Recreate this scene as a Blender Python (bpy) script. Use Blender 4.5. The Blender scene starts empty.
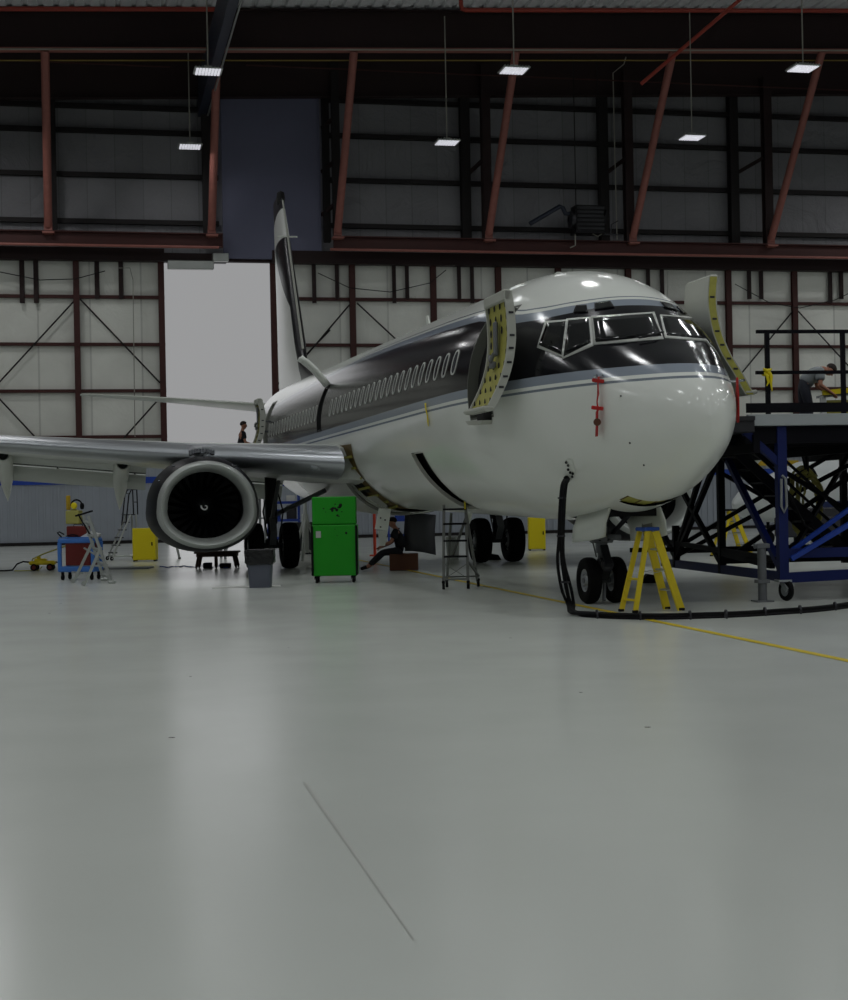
import bpy, math, random
from mathutils import Vector, Matrix
random.seed(7)
C = bpy.context.scene.collection
PI = math.pi
# ------------------------------------------------------------------ camera model (848 x 1000)
F, H0, CX, HC, RHO = 1519.0, 502.0, 424.0, 1.56, math.radians(1.11)
N = (3.56, 18.79); TH = math.radians(13.34); K = .0157
def ray(x, y):
    a = x-CX; b = y-H0; c, s = math.cos(RHO), math.sin(RHO)
    return Vector(((a*c-b*s)/F, 1.0, -(a*s+b*c)/F))
CAM = Vector((0, 0, HC))
def at(x, y, Z): return CAM+ray(x, y)*Z
def gnd(x, y, z=0.0):
    r = ray(x, y); return CAM+r*((z-HC)/r.z)
cam = bpy.data.cameras.new('camera'); co = bpy.data.objects.new('camera', cam); C.objects.link(co)
cam.sensor_width = 36; cam.sensor_fit = 'AUTO'; cam.lens = F/1000*36; cam.clip_end = 600
cam.shift_y = (H0-500)/1000
co.matrix_world = Matrix.Translation(CAM) @ Matrix.Rotation(PI/2, 4, 'X') @ Matrix.Rotation(-RHO, 4, 'Z')
bpy.context.scene.camera = co

# ------------------------------------------------------------------ materials
def srgb(c):
    if isinstance(c, str):
        c = [int(c[i:i+2], 16)/255 for i in (0, 2, 4)]
    return tuple(((v+.055)/1.055)**2.4 if v > .04045 else v/12.92 for v in c)+(1,)
MATS = {}
def mat(name, col, rough=.5, metal=0.0, emit=None, es=1.0, var=0.0, vs=3.0, bump=0.0, bs=40.0, coat=0.0, spec=.5, rvar=0.0):
    m = bpy.data.materials.new(name); m.use_nodes = True; MATS[name] = m
    nt = m.node_tree; b = nt.nodes['Principled BSDF']
    col = srgb(col); b.inputs['Base Color'].default_value = col
    b.inputs['Roughness'].default_value = rough; b.inputs['Metallic'].default_value = metal
    b.inputs['Coat Weight'].default_value = coat; b.inputs['Specular IOR Level'].default_value = spec
    if emit: b.inputs['Emission Color'].default_value = srgb(emit); b.inputs['Emission Strength'].default_value = es
    tc = nt.nodes.new('ShaderNodeTexCoord')
    if var or rvar:
        n = nt.nodes.new('ShaderNodeTexNoise'); n.inputs['Scale'].default_value = vs; n.inputs['Detail'].default_value = 5
        nt.links.new(tc.outputs['Object'], n.inputs['Vector'])
    if var:
        mx = nt.nodes.new('ShaderNodeMix'); mx.data_type = 'RGBA'
        mx.inputs['A'].default_value = tuple(max(0, c*(1-var)) for c in col[:3])+(1,)
        mx.inputs['B'].default_value = tuple(min(1, c*(1+var)) for c in col[:3])+(1,)
        nt.links.new(n.outputs['Fac'], mx.inputs['Factor']); nt.links.new(mx.outputs['Result'], b.inputs['Base Color'])
    if rvar:
        mr = nt.nodes.new('ShaderNodeMapRange'); mr.inputs['To Min'].default_value = max(0, rough-rvar); mr.inputs['To Max'].default_value = rough+rvar
        nt.links.new(n.outputs['Fac'], mr.inputs['Value']); nt.links.new(mr.outputs['Result'], b.inputs['Roughness'])
    if bump:
        n2 = nt.nodes.new('ShaderNodeTexNoise'); n2.inputs['Scale'].default_value = bs; n2.inputs['Detail'].default_value = 4
        bp = nt.nodes.new('ShaderNodeBump'); bp.inputs['Strength'].default_value = bump; bp.inputs['Distance'].default_value = .05
        nt.links.new(tc.outputs['Object'], n2.inputs['Vector']); nt.links.new(n2.outputs['Fac'], bp.inputs['Height']); nt.links.new(bp.outputs['Normal'], b.inputs['Normal'])
    return m

# ------------------------------------------------------------------ mesh builder
class MB:
    def __init__(s): s.v = []; s.f = []; s.mi = []; s.m = 0; s.smooth = []; s.sm = False
    def add(s, vs, fs, sm=None):
        o = len(s.v); s.v += [tuple(v) for v in vs]
        for f in fs: s.f.append([o+i for i in f]); s.mi.append(s.m); s.smooth.append(s.sm if sm is None else sm)
        return s
    def box(s, c, d, rz=0, bev=0, M=None):
        x, y, z = [k/2 for k in d]
        if M is None: M = Matrix.Rotation(rz, 4, 'Z')
        if bev:
            b = min(bev, x*.9, y*.9, z*.9); pts = []
            vs = []; idx = {}
            for sx in (-1, 1):
                for sy in (-1, 1):
                    for sz in (-1, 1):
                        for k in range(3):
                            p = [sx*x, sy*y, sz*z]
                            for j in range(3):
                                if j != k: p[j] -= (sx, sy, sz)[j]*b
                            idx[(sx, sy, sz, k)] = len(vs); vs.append(p)
            fs = []
            for k in range(3):
                a, b2 = [j for j in range(3) if j != k]
                for sk in (-1, 1):
                    q = []
                    for (u, w) in ((-1, -1), (1, -1), (1, 1), (-1, 1)):
                        t = [0, 0, 0]; t[k] = sk; t[a] = u; t[b2] = w; q.append(idx[(*t, k)])
                    fs.append(q)
                for u in (-1, 1):
                    for w in (-1, 1):
                        t1 = [0, 0, 0]; t1[k] = -1; t1[a] = u; t1[b2] = w
                        t2 = list(t1); t2[k] = 1
                        fs.append([idx[(*t1, a)], idx[(*t2, a)], idx[(*t2, b2)], idx[(*t1, b2)]])
            for sx in (-1, 1):
                for sy in (-1, 1):
                    for sz in (-1, 1): fs.append([idx[(sx, sy, sz, k)] for k in range(3)])
            vs = [M @ Vector(p)+Vector(c) for p in vs]
        else:
            vs = [M @ Vector((sx*x, sy*y, sz*z))+Vector(c) for sx in (-1, 1) for sy in (-1, 1) for sz in (-1, 1)]
            fs = [(0, 1, 3, 2), (4, 6, 7, 5), (0, 4, 5, 1), (2, 3, 7, 6), (0, 2, 6, 4), (1, 5, 7, 3)]
        return s.add(vs, fs, False)
    def bar(s, p, q, w, h=None, up=(0, 0, 1)):
        p, q = Vector(p), Vector(q); h = h or w; d = (q-p); L = d.length
        if L < 1e-6: return s
        d /= L; u = Vector(up)
        if abs(d.dot(u)) > .98: u = Vector((0, 1, 0))
        a = d.cross(u).normalized(); b = a.cross(d).normalized()
        M = Matrix((a, d, b)).transposed().to_4x4()
        return s.box((p+q)/2, (w, L, h), M=M)
    def tube(s, pts, r, n=10, cap=True, closed=False):
        pts = [Vector(p) for p in pts]; m = len(pts)
        R = r if isinstance(r, (list, tuple)) else [r]*m
        rings = []; prev = None
        for i, p in enumerate(pts):
            if closed: d = pts[(i+1) % m]-pts[i-1]
            else: d = pts[min(i+1, m-1)]-pts[max(i-1, 0)]
            if d.length < 1e-9: d = Vector((0, 0, 1))
            d.normalize()
            if prev is None:
                u = Vector((0, 0, 1)) if abs(d.z) < .9 else Vector((1, 0, 0))
                a = d.cross(u).normalized()
            else:
                a = (prev-d*prev.dot(d)).normalized()
            prev = a; b = d.cross(a)
            rings.append([p+(a*math.cos(t)+b*math.sin(t))*R[i] for t in [2*PI*k/n for k in range(n)]])
        vs = [v for rg in rings for v in rg]; fs = []
        for i in range(m if closed else m-1):
            j = (i+1) % m
            for k in range(n): fs.append((i*n+k, i*n+(k+1) % n, j*n+(k+1) % n, j*n+k))
        s.add(vs, fs, True)
        if cap and not closed:
            s.add(rings[0], [list(range(n))[::-1]], False); s.add(rings[-1], [list(range(n))], False)
        return s
    def lathe(s, prof, n=24, M=None, sm=True, cap=False):
        """prof: list of (radius, height) around local Z; M places it"""
        M = M or Matrix.Identity(4); vs = []; fs = []; m = len(prof)
        for r, z in prof:
            for k in range(n): t = 2*PI*k/n; vs.append(M @ Vector((r*math.cos(t), r*math.sin(t), z)))
        for i in range(m-1):
            for k in range(n): fs.append((i*n+k, i*n+(k+1) % n, (i+1)*n+(k+1) % n, (i+1)*n+k))
        if cap: fs.append(list(range(n))[::-1]); fs.append([(m-1)*n+k for k in range(n)])
        return s.add(vs, fs, sm)
    def grid(s, rows, closed=False, sm=True, flip=False):
        n = len(rows[0]); vs = [v for r in rows for v in r]; fs = []
        for i in range(len(rows)-1):
            for k in range(n if closed else n-1):
                f = (i*n+k, i*n+(k+1) % n, (i+1)*n+(k+1) % n, (i+1)*n+k); fs.append(f[::-1] if flip else f)
        return s.add(vs, fs, sm)
    def prism(s, poly, off, sm=False):
        """poly: 3-D points, off: extrusion vector"""
        n = len(poly); off = Vector(off); a = [Vector(p) for p in poly]; b = [p+off for p in a]
        return s.add(a+b, [list(range(n))[::-1], [n+k for k in range(n)]]+[(k, (k+1) % n, n+(k+1) % n, n+k) for k in range(n)], sm)
    def build(s, name, mats, parent=None, ang=35, solid=0, soff=0, sub=0, loc=None, rz=None):
        me = bpy.data.meshes.new(name); me.from_pydata(s.v, [], s.f)
        if not isinstance(mats, (list, tuple)): mats = [mats]
        for m in mats: me.materials.append(MATS[m] if isinstance(m, str) else m)
        me.polygons.foreach_set('material_index', s.mi); me.polygons.foreach_set('use_smooth', s.smooth)
        me.validate(); me.update()
        import bmesh
        bm = bmesh.new(); bm.from_mesh(me); bmesh.ops.recalc_face_normals(bm, faces=bm.faces); bm.to_mesh(me); bm.free()
        if ang: me.set_sharp_from_angle(angle=math.radians(ang))
        o = bpy.data.objects.new(name, me); C.objects.link(o)
        if parent: o.parent = parent
        if loc is not None: o.location = loc
        if rz is not None: o.rotation_euler[2] = rz
        if solid:
            md = o.modifiers.new('solid', 'SOLIDIFY'); md.thickness = solid; md.offset = soff
        if sub:
            md = o.modifiers.new('sub', 'SUBSURF'); md.levels = md.render_levels = sub
        return o
def axisM(p, d, spin=0):
    """matrix whose Z points along d, origin p"""
    d = Vector(d).normalized(); q = Vector((0, 0, 1)).rotation_difference(d)
    return Matrix.Translation(Vector(p)) @ q.to_matrix().to_4x4() @ Matrix.Rotation(spin, 4, 'Z')
def tag(o, label=None, cat=None, group=None, kind=None):
    if label: o['label'] = label
    if cat: o['category'] = cat
    if group: o['group'] = group
    if kind: o['kind'] = kind
    return o
def thing(name, label, cat, loc=(0, 0, 0), rz=0, group=None):
    o = bpy.data.objects.new(name, None); C.objects.link(o); o.empty_display_size = .1
    o.location = loc; o.rotation_euler = (0, 0, rz); return tag(o, label, cat, group)
def copy_tree(o, loc=None, rz=None, label=None, parent=None):
    c = o.copy(); C.objects.link(c); c.parent = parent
    if loc is not None: c.location = loc
    if rz is not None: c.rotation_euler[2] = rz
    if label: c['label'] = label
    for ch in list(o.children): copy_tree(ch, parent=c)
    return c
def pchip(xs, ys, x):
    n = len(xs)
    if x <= xs[0]: return ys[0]
    if x >= xs[-1]: return ys[-1]
    h = [xs[i+1]-xs[i] for i in range(n-1)]; d = [(ys[i+1]-ys[i])/h[i] for i in range(n-1)]
    def sl(i):
        if i == 0: return d[0]*1.3
        if i == n-1: return d[-1]
        if d[i-1]*d[i] <= 0: return 0
        w1 = 2*h[i]+h[i-1]; w2 = h[i]+2*h[i-1]; return (w1+w2)/(w1/d[i-1]+w2/d[i])
    i = max(j for j in range(n-1) if xs[j] <= x); t = (x-xs[i])/h[i]
    return (2*t**3-3*t**2+1)*ys[i]+(t**3-2*t**2+t)*h[i]*sl(i)+(-2*t**3+3*t**2)*ys[i+1]+(t**3-t**2)*h[i]*sl(i+1)
def lerp(xs, ys, x):
    if x <= xs[0]: return ys[0]
    for i in range(len(xs)-1):
        if x <= xs[i+1]: return ys[i]+(ys[i+1]-ys[i])*(x-xs[i])/(xs[i+1]-xs[i])
    return ys[-1]

# plain materials
mat('black_rubber', '101012', .75, spec=.2); mat('black_metal', '0e0e12', .5, spec=.2); mat('dark_steel', '3a3a3e', .45, .6)
mat('grey_paint', '8c9092', .5, var=.06); mat('white_paint', 'd8dcd8', .35, var=.03); mat('aluminium', 'b4b8b4', .38, .7, var=.08)
mat('yellow_paint', 'e0c81c', .45, var=.12, vs=9); mat('yellow_plastic', 'e8d408', .5); mat('blue_paint', '1c3f9c', .4, var=.1)
mat('cart_blue', '3f76c4', .5); mat('red_paint', '6a1a14', .45, var=.08); mat('green_paint', '0a9a08', .45, var=.04)
mat('brown_card', '5a3826', .85, var=.1); mat('dark_wood', '4a3428', .7, var=.15, vs=12); mat('primer', 'a6a24a', .6, var=.25, vs=14)
mat('brown_primer', '6e5a28', .6, var=.45, vs=6); mat('red_ribbon', 'b01c18', .7); mat('plastic_bag', '141416', .25, bump=.5, bs=18)
mat('bin_grey', '5a5f6c', .5); mat('hose_green', 'b8b25a', .5, var=.2, vs=10); mat('paper', 'dcdcd8', .8); mat('blue_cloth', '2c58b8', .7)
mat('skin', 'b07a62', .6); mat('hair', '241a14', .8); mat('denim', '20232e', .85, var=.15, vs=30); mat('shirt_grey', '8e9496', .85, var=.06)
mat('dark_cloth', '17181f', .9); mat('orange_paint', 'd8482c', .5); mat('chrome', 'c8ccd0', .15, 1.0)
# ------------------------------------------------------------------ the hangar: axes s (along the back wall), d (out from it), z
PS = math.radians(12.3); O = Vector((0, 69, 0)); T = Vector((math.cos(PS), math.sin(PS), 0)); NN = Vector((math.sin(PS), -math.cos(PS), 0))
def hp(s, d, z): return O+T*s+NN*d+Vector((0, 0, z))
def wp(x, y, d=0.0):
    """where a line of sight meets the plane at distance d in front of the wall: (s, z)"""
    r = ray(x, y); n = NN; t = ((O+NN*d-CAM).dot(n))/r.dot(n); p = CAM+r*t
    return (p-O).dot(T), p.z
def wall_mat(name, col, seam=1.2, var=.08, bump=.35):
    m = mat(name, col, .6); nt = m.node_tree; b = nt.nodes['Principled BSDF']
    tc = nt.nodes.new('ShaderNodeTexCoord'); mp = nt.nodes.new('ShaderNodeMapping'); mp.inputs['Rotation'].default_value[2] = -PS
    nt.links.new(tc.outputs['Object'], mp.inputs['Vector'])
    sp = nt.nodes.new('ShaderNodeSeparateXYZ'); nt.links.new(mp.outputs['Vector'], sp.inputs['Vector'])
    dv = nt.nodes.new('ShaderNodeMath'); dv.operation = 'DIVIDE'; dv.inputs[1].default_value = seam; nt.links.new(sp.outputs['X'], dv.inputs[0])
    fl = nt.nodes.new('ShaderNodeMath'); fl.operation = 'FLOOR'; nt.links.new(dv.outputs[0], fl.inputs[0])
    fr = nt.nodes.new('ShaderNodeMath'); fr.operation = 'FRACT'; nt.links.new(dv.outputs[0], fr.inputs[0])
    wn = nt.nodes.new('ShaderNodeTexWhiteNoise'); wn.noise_dimensions = '1D'; nt.links.new(fl.outputs[0], wn.inputs['W'])
    lt = nt.nodes.new('ShaderNodeMath'); lt.operation = 'LESS_THAN'; lt.inputs[1].default_value = .035; nt.links.new(fr.outputs[0], lt.inputs[0])
    n = nt.nodes.new('ShaderNodeTexNoise'); n.inputs['Scale'].default_value = .7; n.inputs['Detail'].default_value = 6; nt.links.new(mp.outputs['Vector'], n.inputs['Vector'])
    c = srgb(col)
    r1 = nt.nodes.new('ShaderNodeMapRange'); r1.inputs['To Min'].default_value = 1-var; r1.inputs['To Max'].default_value = 1+var; nt.links.new(wn.outputs['Value'], r1.inputs['Value'])
    r2 = nt.nodes.new('ShaderNodeMapRange'); r2.inputs['To Min'].default_value = .85; r2.inputs['To Max'].default_value = 1.15; nt.links.new(n.outputs['Fac'], r2.inputs['Value'])
    mu = nt.nodes.new('ShaderNodeMath'); mu.operation = 'MULTIPLY'; nt.links.new(r1.outputs[0], mu.inputs[0]); nt.links.new(r2.outputs[0], mu.inputs[1])
    sc = nt.nodes.new('ShaderNodeMath'); sc.operation = 'MULTIPLY_ADD'; sc.inputs[1].default_value = -.25; sc.inputs[2].default_value = 1; nt.links.new(lt.outputs[0], sc.inputs[0])
    m2 = nt.nodes.new('ShaderNodeMath'); m2.operation = 'MULTIPLY'; nt.links.new(mu.outputs[0], m2.inputs[0]); nt.links.new(sc.outputs[0], m2.inputs[1])
    vm = nt.nodes.new('ShaderNodeVectorMath'); vm.operation = 'SCALE'; vm.inputs[0].default_value = c[:3]; nt.links.new(m2.outputs[0], vm.inputs['Scale'])
    nt.links.new(vm.outputs[0], b.inputs['Base Color'])
    if bump:
        # creases of the vinyl facing, pulled diagonally
        n2 = nt.nodes.new('ShaderNodeTexNoise'); n2.inputs['Scale'].default_value = .55; n2.inputs['Detail'].default_value = 7; n2.inputs['Roughness'].default_value = .6; n2.inputs['Distortion'].default_value = 1.6
        nt.links.new(mp.outputs['Vector'], n2.inputs['Vector'])
        bp = nt.nodes.new('ShaderNodeBump'); bp.inputs['Strength'].default_value = bump; bp.inputs['Distance'].default_value = .25
        nt.links.new(n2.outputs['Fac'], bp.inputs['Height']); nt.links.new(bp.outputs['Normal'], b.inputs['Normal'])
    return m
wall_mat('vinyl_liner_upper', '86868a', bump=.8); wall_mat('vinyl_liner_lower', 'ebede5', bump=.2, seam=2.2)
wall_mat('ribbed_steel', 'a4abb4', seam=.3, var=.02, bump=0)
mat('rust_steel', '40150f', .6, var=.2, vs=2); mat('strut_red', '9a6056', .55, var=.2, vs=4); mat('dark_steelwork', '120c0d', .7)
mat('dark_brown_steel', '241010', .7, var=.2, vs=1); mat('sprinkler_red', 'a03a2a', .5, var=.1); mat('conduit_pale', '9c9a90', .5)
mat('tail_door_grey', '6c6e86', .6, var=.05, bump=.05); mat('roof_deck', 'e6e6ea', .6); mat('yellow_cable', '9a8438', .6)
mat('blue_stripe', '1442a8', .5); mat('yellow_stripe', 'c8a824', .5); mat('duct_blue', '262c3c', .5); mat('snow_apron', 'f4f4f4', .8, var=.02)
mat('line_yellow', 'd8c010', .45, var=.15, vs=6); mat('outer_wall', '70706c', .8)

# floor ----------------------------------------------------
fm = mat('epoxy_floor', 'a4aaa2', .3); nt = fm.node_tree; b = nt.nodes['Principled BSDF']
tc = nt.nodes.new('ShaderNodeTexCoord')
n1 = nt.nodes.new('ShaderNodeTexNoise'); n1.inputs['Scale'].default_value = .35; n1.inputs['Detail'].default_value = 6
n2 = nt.nodes.new('ShaderNodeTexNoise'); n2.inputs['Scale'].default_value = .8; n2.inputs['Detail'].default_value = 3
for n in (n1, n2): nt.links.new(tc.outputs['Object'], n.inputs['Vector'])
cr = nt.nodes.new('ShaderNodeMix'); cr.data_type = 'RGBA'; cr.inputs['A'].default_value = srgb('cfd3cc'); cr.inputs['B'].default_value = srgb('d8dcd6')
nt.links.new(n1.outputs['Fac'], cr.inputs['Factor'])
sep = nt.nodes.new('ShaderNodeSeparateXYZ'); nt.links.new(tc.outputs['Object'], sep.inputs['Vector'])
# small scuffs
vo = nt.nodes.new('ShaderNodeTexVoronoi'); vo.inputs['Scale'].default_value = .9; nt.links.new(tc.outputs['Object'], vo.inputs['Vector'])
lt = nt.nodes.new('ShaderNodeMath'); lt.operation = 'LESS_THAN'; lt.inputs[1].default_value = .022; nt.links.new(vo.outputs['Distance'], lt.inputs[0])
sc = nt.nodes.new('ShaderNodeMix'); sc.data_type = 'RGBA'; sc.inputs['B'].default_value = srgb('4a4a46'); nt.links.new(lt.outputs[0], sc.inputs['Factor']); nt.links.new(cr.outputs['Result'], sc.inputs['A'])
nt.links.new(sc.outputs['Result'], b.inputs['Base Color'])
mr = nt.nodes.new('ShaderNodeMapRange'); mr.inputs['To Min'].default_value = .17; mr.inputs['To Max'].default_value = .28
nt.links.new(n2.outputs['Fac'], mr.inputs['Value']); nt.links.new(mr.outputs[0], b.inputs['Roughness'])
n3 = nt.nodes.new('ShaderNodeTexNoise'); n3.inputs['Scale'].default_value = 1.3; n3.inputs['Detail'].default_value = 3; nt.links.new(tc.outputs['Object'], n3.inputs['Vector'])
bp = nt.nodes.new('ShaderNodeBump'); bp.inputs['Strength'].default_value = .05; bp.inputs['Distance'].default_value = .02
nt.links.new(n3.outputs['Fac'], bp.inputs['Height']); nt.links.new(bp.outputs['Normal'], b.inputs['Normal'])

RSL = .045
def rz_(y0, y1, d):
    a, b_ = wp(0, y0, d), wp(848, y1, d); k = (b_[1]-a[1])/(b_[0]-a[0]); return lambda s: a[1]+k*(s-a[0])
zA = rz_(49, 50.5, 5.5); zT = rz_(11, 12, 5.5)
KA = zT(1)-zT(0)
print('GIRD', zA(0), zT(0), KA, rz_(96, 98, .8)(0))
SL, SR, DF, ZR = -42, 48, 90, zT(0)+.12     # side walls, open front, roof
m = MB(); m.add([hp(SL, -.4, 0), hp(SR, -.4, 0), hp(SR, DF, 0), hp(SL, DF, 0)], [(0, 1, 2, 3)])
o = m.build('floor', 'epoxy_floor'); tag(o, kind='structure')
m = MB(); m.add([hp(-160, -120, -.04), hp(160, -120, -.04), hp(160, 200, -.04), hp(-160, 200, -.04)], [(0, 1, 2, 3)])
tag(m.build('exterior_ground', 'snow_apron'), kind='structure')
# roof with trapezoid ribs
m = MB(); rows = []
prof = []; s = SL
while s < SR:
    for ds, z in ((0, 0), (.34, 0), (.40, .09), (.54, .09)): prof.append((s+ds, ZR+z+KA*(s+ds)))
    s += .6
for d in (-.5, DF): rows.append([hp(a, d, z) for a, z in prof])
m.grid(rows, sm=False); tag(m.build('ceiling', 'roof_deck', ang=0), kind='structure')
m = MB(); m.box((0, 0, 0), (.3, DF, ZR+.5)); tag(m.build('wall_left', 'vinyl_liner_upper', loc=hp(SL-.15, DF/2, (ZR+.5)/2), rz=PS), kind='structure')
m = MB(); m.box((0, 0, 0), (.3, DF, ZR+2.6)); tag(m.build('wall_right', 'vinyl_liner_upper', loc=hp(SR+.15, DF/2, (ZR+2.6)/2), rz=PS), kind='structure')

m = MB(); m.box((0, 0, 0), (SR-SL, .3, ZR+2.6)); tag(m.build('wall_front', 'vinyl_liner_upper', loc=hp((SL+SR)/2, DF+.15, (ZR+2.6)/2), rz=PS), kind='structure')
def hbox(m, s0, s1, z0, z1, d0, d1):
    m.prism([hp(s0, d0, z0), hp(s1, d0, z0), hp(s1, d0, z1), hp(s0, d0, z1)], NN*(d1-d0)); return m
# back wall: upper liner (with the tail slot) and lower sliding-door leaves
zh = 12.3
sa, _ = wp(222, 180, .3); sb, _ = wp(320, 180, .3)          # tail slot
oa, _ = wp(166, 380, -.2); ob, _ = wp(272, 320, -.2)        # open doorway
m = MB()
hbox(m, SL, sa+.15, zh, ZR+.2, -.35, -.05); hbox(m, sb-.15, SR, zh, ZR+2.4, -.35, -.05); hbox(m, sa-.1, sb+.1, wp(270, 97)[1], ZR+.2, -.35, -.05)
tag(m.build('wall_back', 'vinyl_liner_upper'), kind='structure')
ztr = 4.2
def leaf(name, s0, s1):
    m = MB(); hbox(m, s0, s1, ztr, zh, -.45, -.2); m.m = 1; hbox(m, s0, s1, .12, ztr, -.45, -.22)
    x = s0
    while x < s1-.1: hbox(m, x, x+.1, .15, ztr-.05, -.22, -.17); x += .3
    m.m = 2; hbox(m, s0, s1, 0.0, .14, -.5, -.1)
    return tag(m.build(name, ['vinyl_liner_lower', 'ribbed_steel', 'dark_steelwork']), kind='structure')
lv = [leaf('door_1', SL, oa), leaf('door_2', ob, 12.0), leaf('door_3', 12.02, SR)]
# grey lift door closing the tail slot
z0 = wp(270, 259, .3)[1]; z1 = wp(270, 96, .3)[1]
m = MB(); m.box((0, 0, 0), (sb-sa, .16, z1-z0)); m.box((-(sb-sa)/2+.04, -.11, 0), (.08, .07, z1-z0)); m.box(((sb-sa)/2-.04, -.11, 0), (.08, .07, z1-z0))
m.box((0, -.1, (z1-z0)/2-.06), (sb-sa, .06, .1))
tag(m.build('door_4', 'tail_door_grey', loc=hp((sa+sb)/2, .25, (z0+z1)/2), rz=PS), 'grey closed tail lift door above the bright open doorway', kind='structure')

# stripes on the ribbed steel
def stripe(name, s0, s1, z0, z1, mt, lb, d=-.165):
    m = MB(); hbox(m, s0, s1, z0, z1, d, d+.02); return tag(m.build(name, mt), lb, kind='structure')
stripe('trim_1', SL, oa, 2.62, 2.9, 'blue_stripe', 'blue band along the ribbed lower wall left of the doorway')
stripe('trim_2', ob, SR, 2.58, 2.84, 'blue_stripe', 'blue band along the ribbed lower wall right of the doorway')
stripe('trim_3', wp(736, 456)[0], SR, 3.38, 3.64, 'blue_stripe', 'upper blue band on the wall behind the work platform')
stripe('trim_4', wp(736, 464)[0], wp(800, 464)[0], 2.98, 3.22, 'yellow_stripe', 'yellow band between two blue bands behind the work platform')

GI = 'horizontal girts of the hangar back wall'
def beam(name, p, q, w, h, mt, lb=None, grp=None, cat='steel beam'):
    m = MB(); L = (Vector(q)-Vector(p)).length; mid = (Vector(p)+Vector(q))/2
    m.bar(Vector(p)-mid, Vector(q)-mid, w, h); o = m.build(name, mt, loc=mid)
    return tag(o, lb, None, grp, 'structure')
def ibeam(name, p, q, w, h, t, mt, lb=None, grp=None, up=(0, 0, 1), stiff=0):
    p, q = Vector(p), Vector(q); mid = (p+q)/2; d = (q-p).normalized(); L = (q-p).length; u = Vector(up)
    a = d.cross(u).normalized(); b = a.cross(d).normalized(); m = MB()
    P, Q = p-mid, q-mid
    m.bar(P, Q, t, h-2*t, up=b); m.bar(P+b*(h/2-t/2), Q+b*(h/2-t/2), w, t, up=b); m.bar(P-b*(h/2-t/2), Q-b*(h/2-t/2), w, t, up=b)
    if stiff:
        k = stiff/2
        while k < L: m.bar(P+d*k-b*(h/2-t), P+d*k+b*(h/2-t), .03, w*.9, up=d); k += stiff
    return tag(m.build(name, mt, loc=mid), lb, None, grp, 'structure')
# upper girts
for i, y in enumerate((106.5, 131, 175, 221.5)):
    z = wp(100, y, .1)[1]
    beam('wall_girt', hp(SL, .1, z), hp(sa-.15, .1, z), .25, .2, 'dark_steelwork', 'dark girt on the upper wall left of the grey tail door', GI+', upper left')
    z = wp(424, (103.5, 138.5, 182.5, 227.5)[i], .1)[1]
    beam('wall_girt', hp(sb+.2, .1, z), hp(SR, .1, z), .25, .2, 'dark_steelwork', 'dark girt on the upper wall right of the grey tail door', GI+', upper right')
# lower girts
for i, y in enumerate((297, 344.5, 391, 437)):
    z = wp(100, y, -.1)[1]
    beam('door_girt', hp(SL, -.1, z), hp(oa, -.1, z), .2, .14, 'rust_steel', 'thin rust-red girt across the white lower wall left of the doorway', GI+', lower left')
    beam('door_girt', hp(ob, -.1, z), hp(SR, -.1, z), .2, .14, 'rust_steel', 'thin rust-red girt across the white lower wall right of the doorway', GI+', lower right')
# columns of the door leaves
for x in (-22, 78, 163, 275, 354, 435, 500, 560, 630, 730, 796, 862):
    s, _ = wp(x, 380, 0); ibeam('door_column', hp(s, -.0, 4.1), hp(s, -.0, zh+.1), .26, .22, .04, 'rust_steel', None, None, up=NN)
    o = bpy.context.scene.collection.objects[-1]
    tag(o, 'rust-red column on the white lower wall', group='columns of the lower wall')
for x in (22, 36, 97, 121, 314, 337, 394, 407, 459, 472, 749, 761, 830, 841, 648, 662):
    s, _ = wp(x, 280, 0); beam('short_post', hp(s, 0, wp(x, 299 if x % 2 else 303, 0)[1]), hp(s, 0, zh+.1), .18, .16, 'dark_brown_steel', 'short dark post hanging from the door header', 'short posts under the header')
# X bracing rods
def rod(x0, y0, x1, y1, d=.02, r=.035, mt='dark_steelwork', name='brace_rod', lb=None):
    a = wp(x0, y0, d); b2 = wp(x1, y1, d); p, q = hp(a[0], d, a[1]), hp(b2[0], d, b2[1]); mid = (p+q)/2
    m = MB(); m.tube([p-mid, q-mid], r, 8); return tag(m.build(name, mt, loc=mid), lb, kind='structure')
G1 = 'diagonal brace rods of the lower wall'
for c in ((76, 299, -6, 388), (80, 299, 166, 389), (-6, 393, 36, 438), (166, 391, 124, 438), (351, 303, 306, 356), (357, 303, 400, 343),
          (793, 311, 736, 380), (798, 311, 856, 374), (276, 386, 330, 330)):
    o = rod(*c); tag(o, 'thin dark diagonal brace rod on the white lower wall', group=G1)
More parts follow.
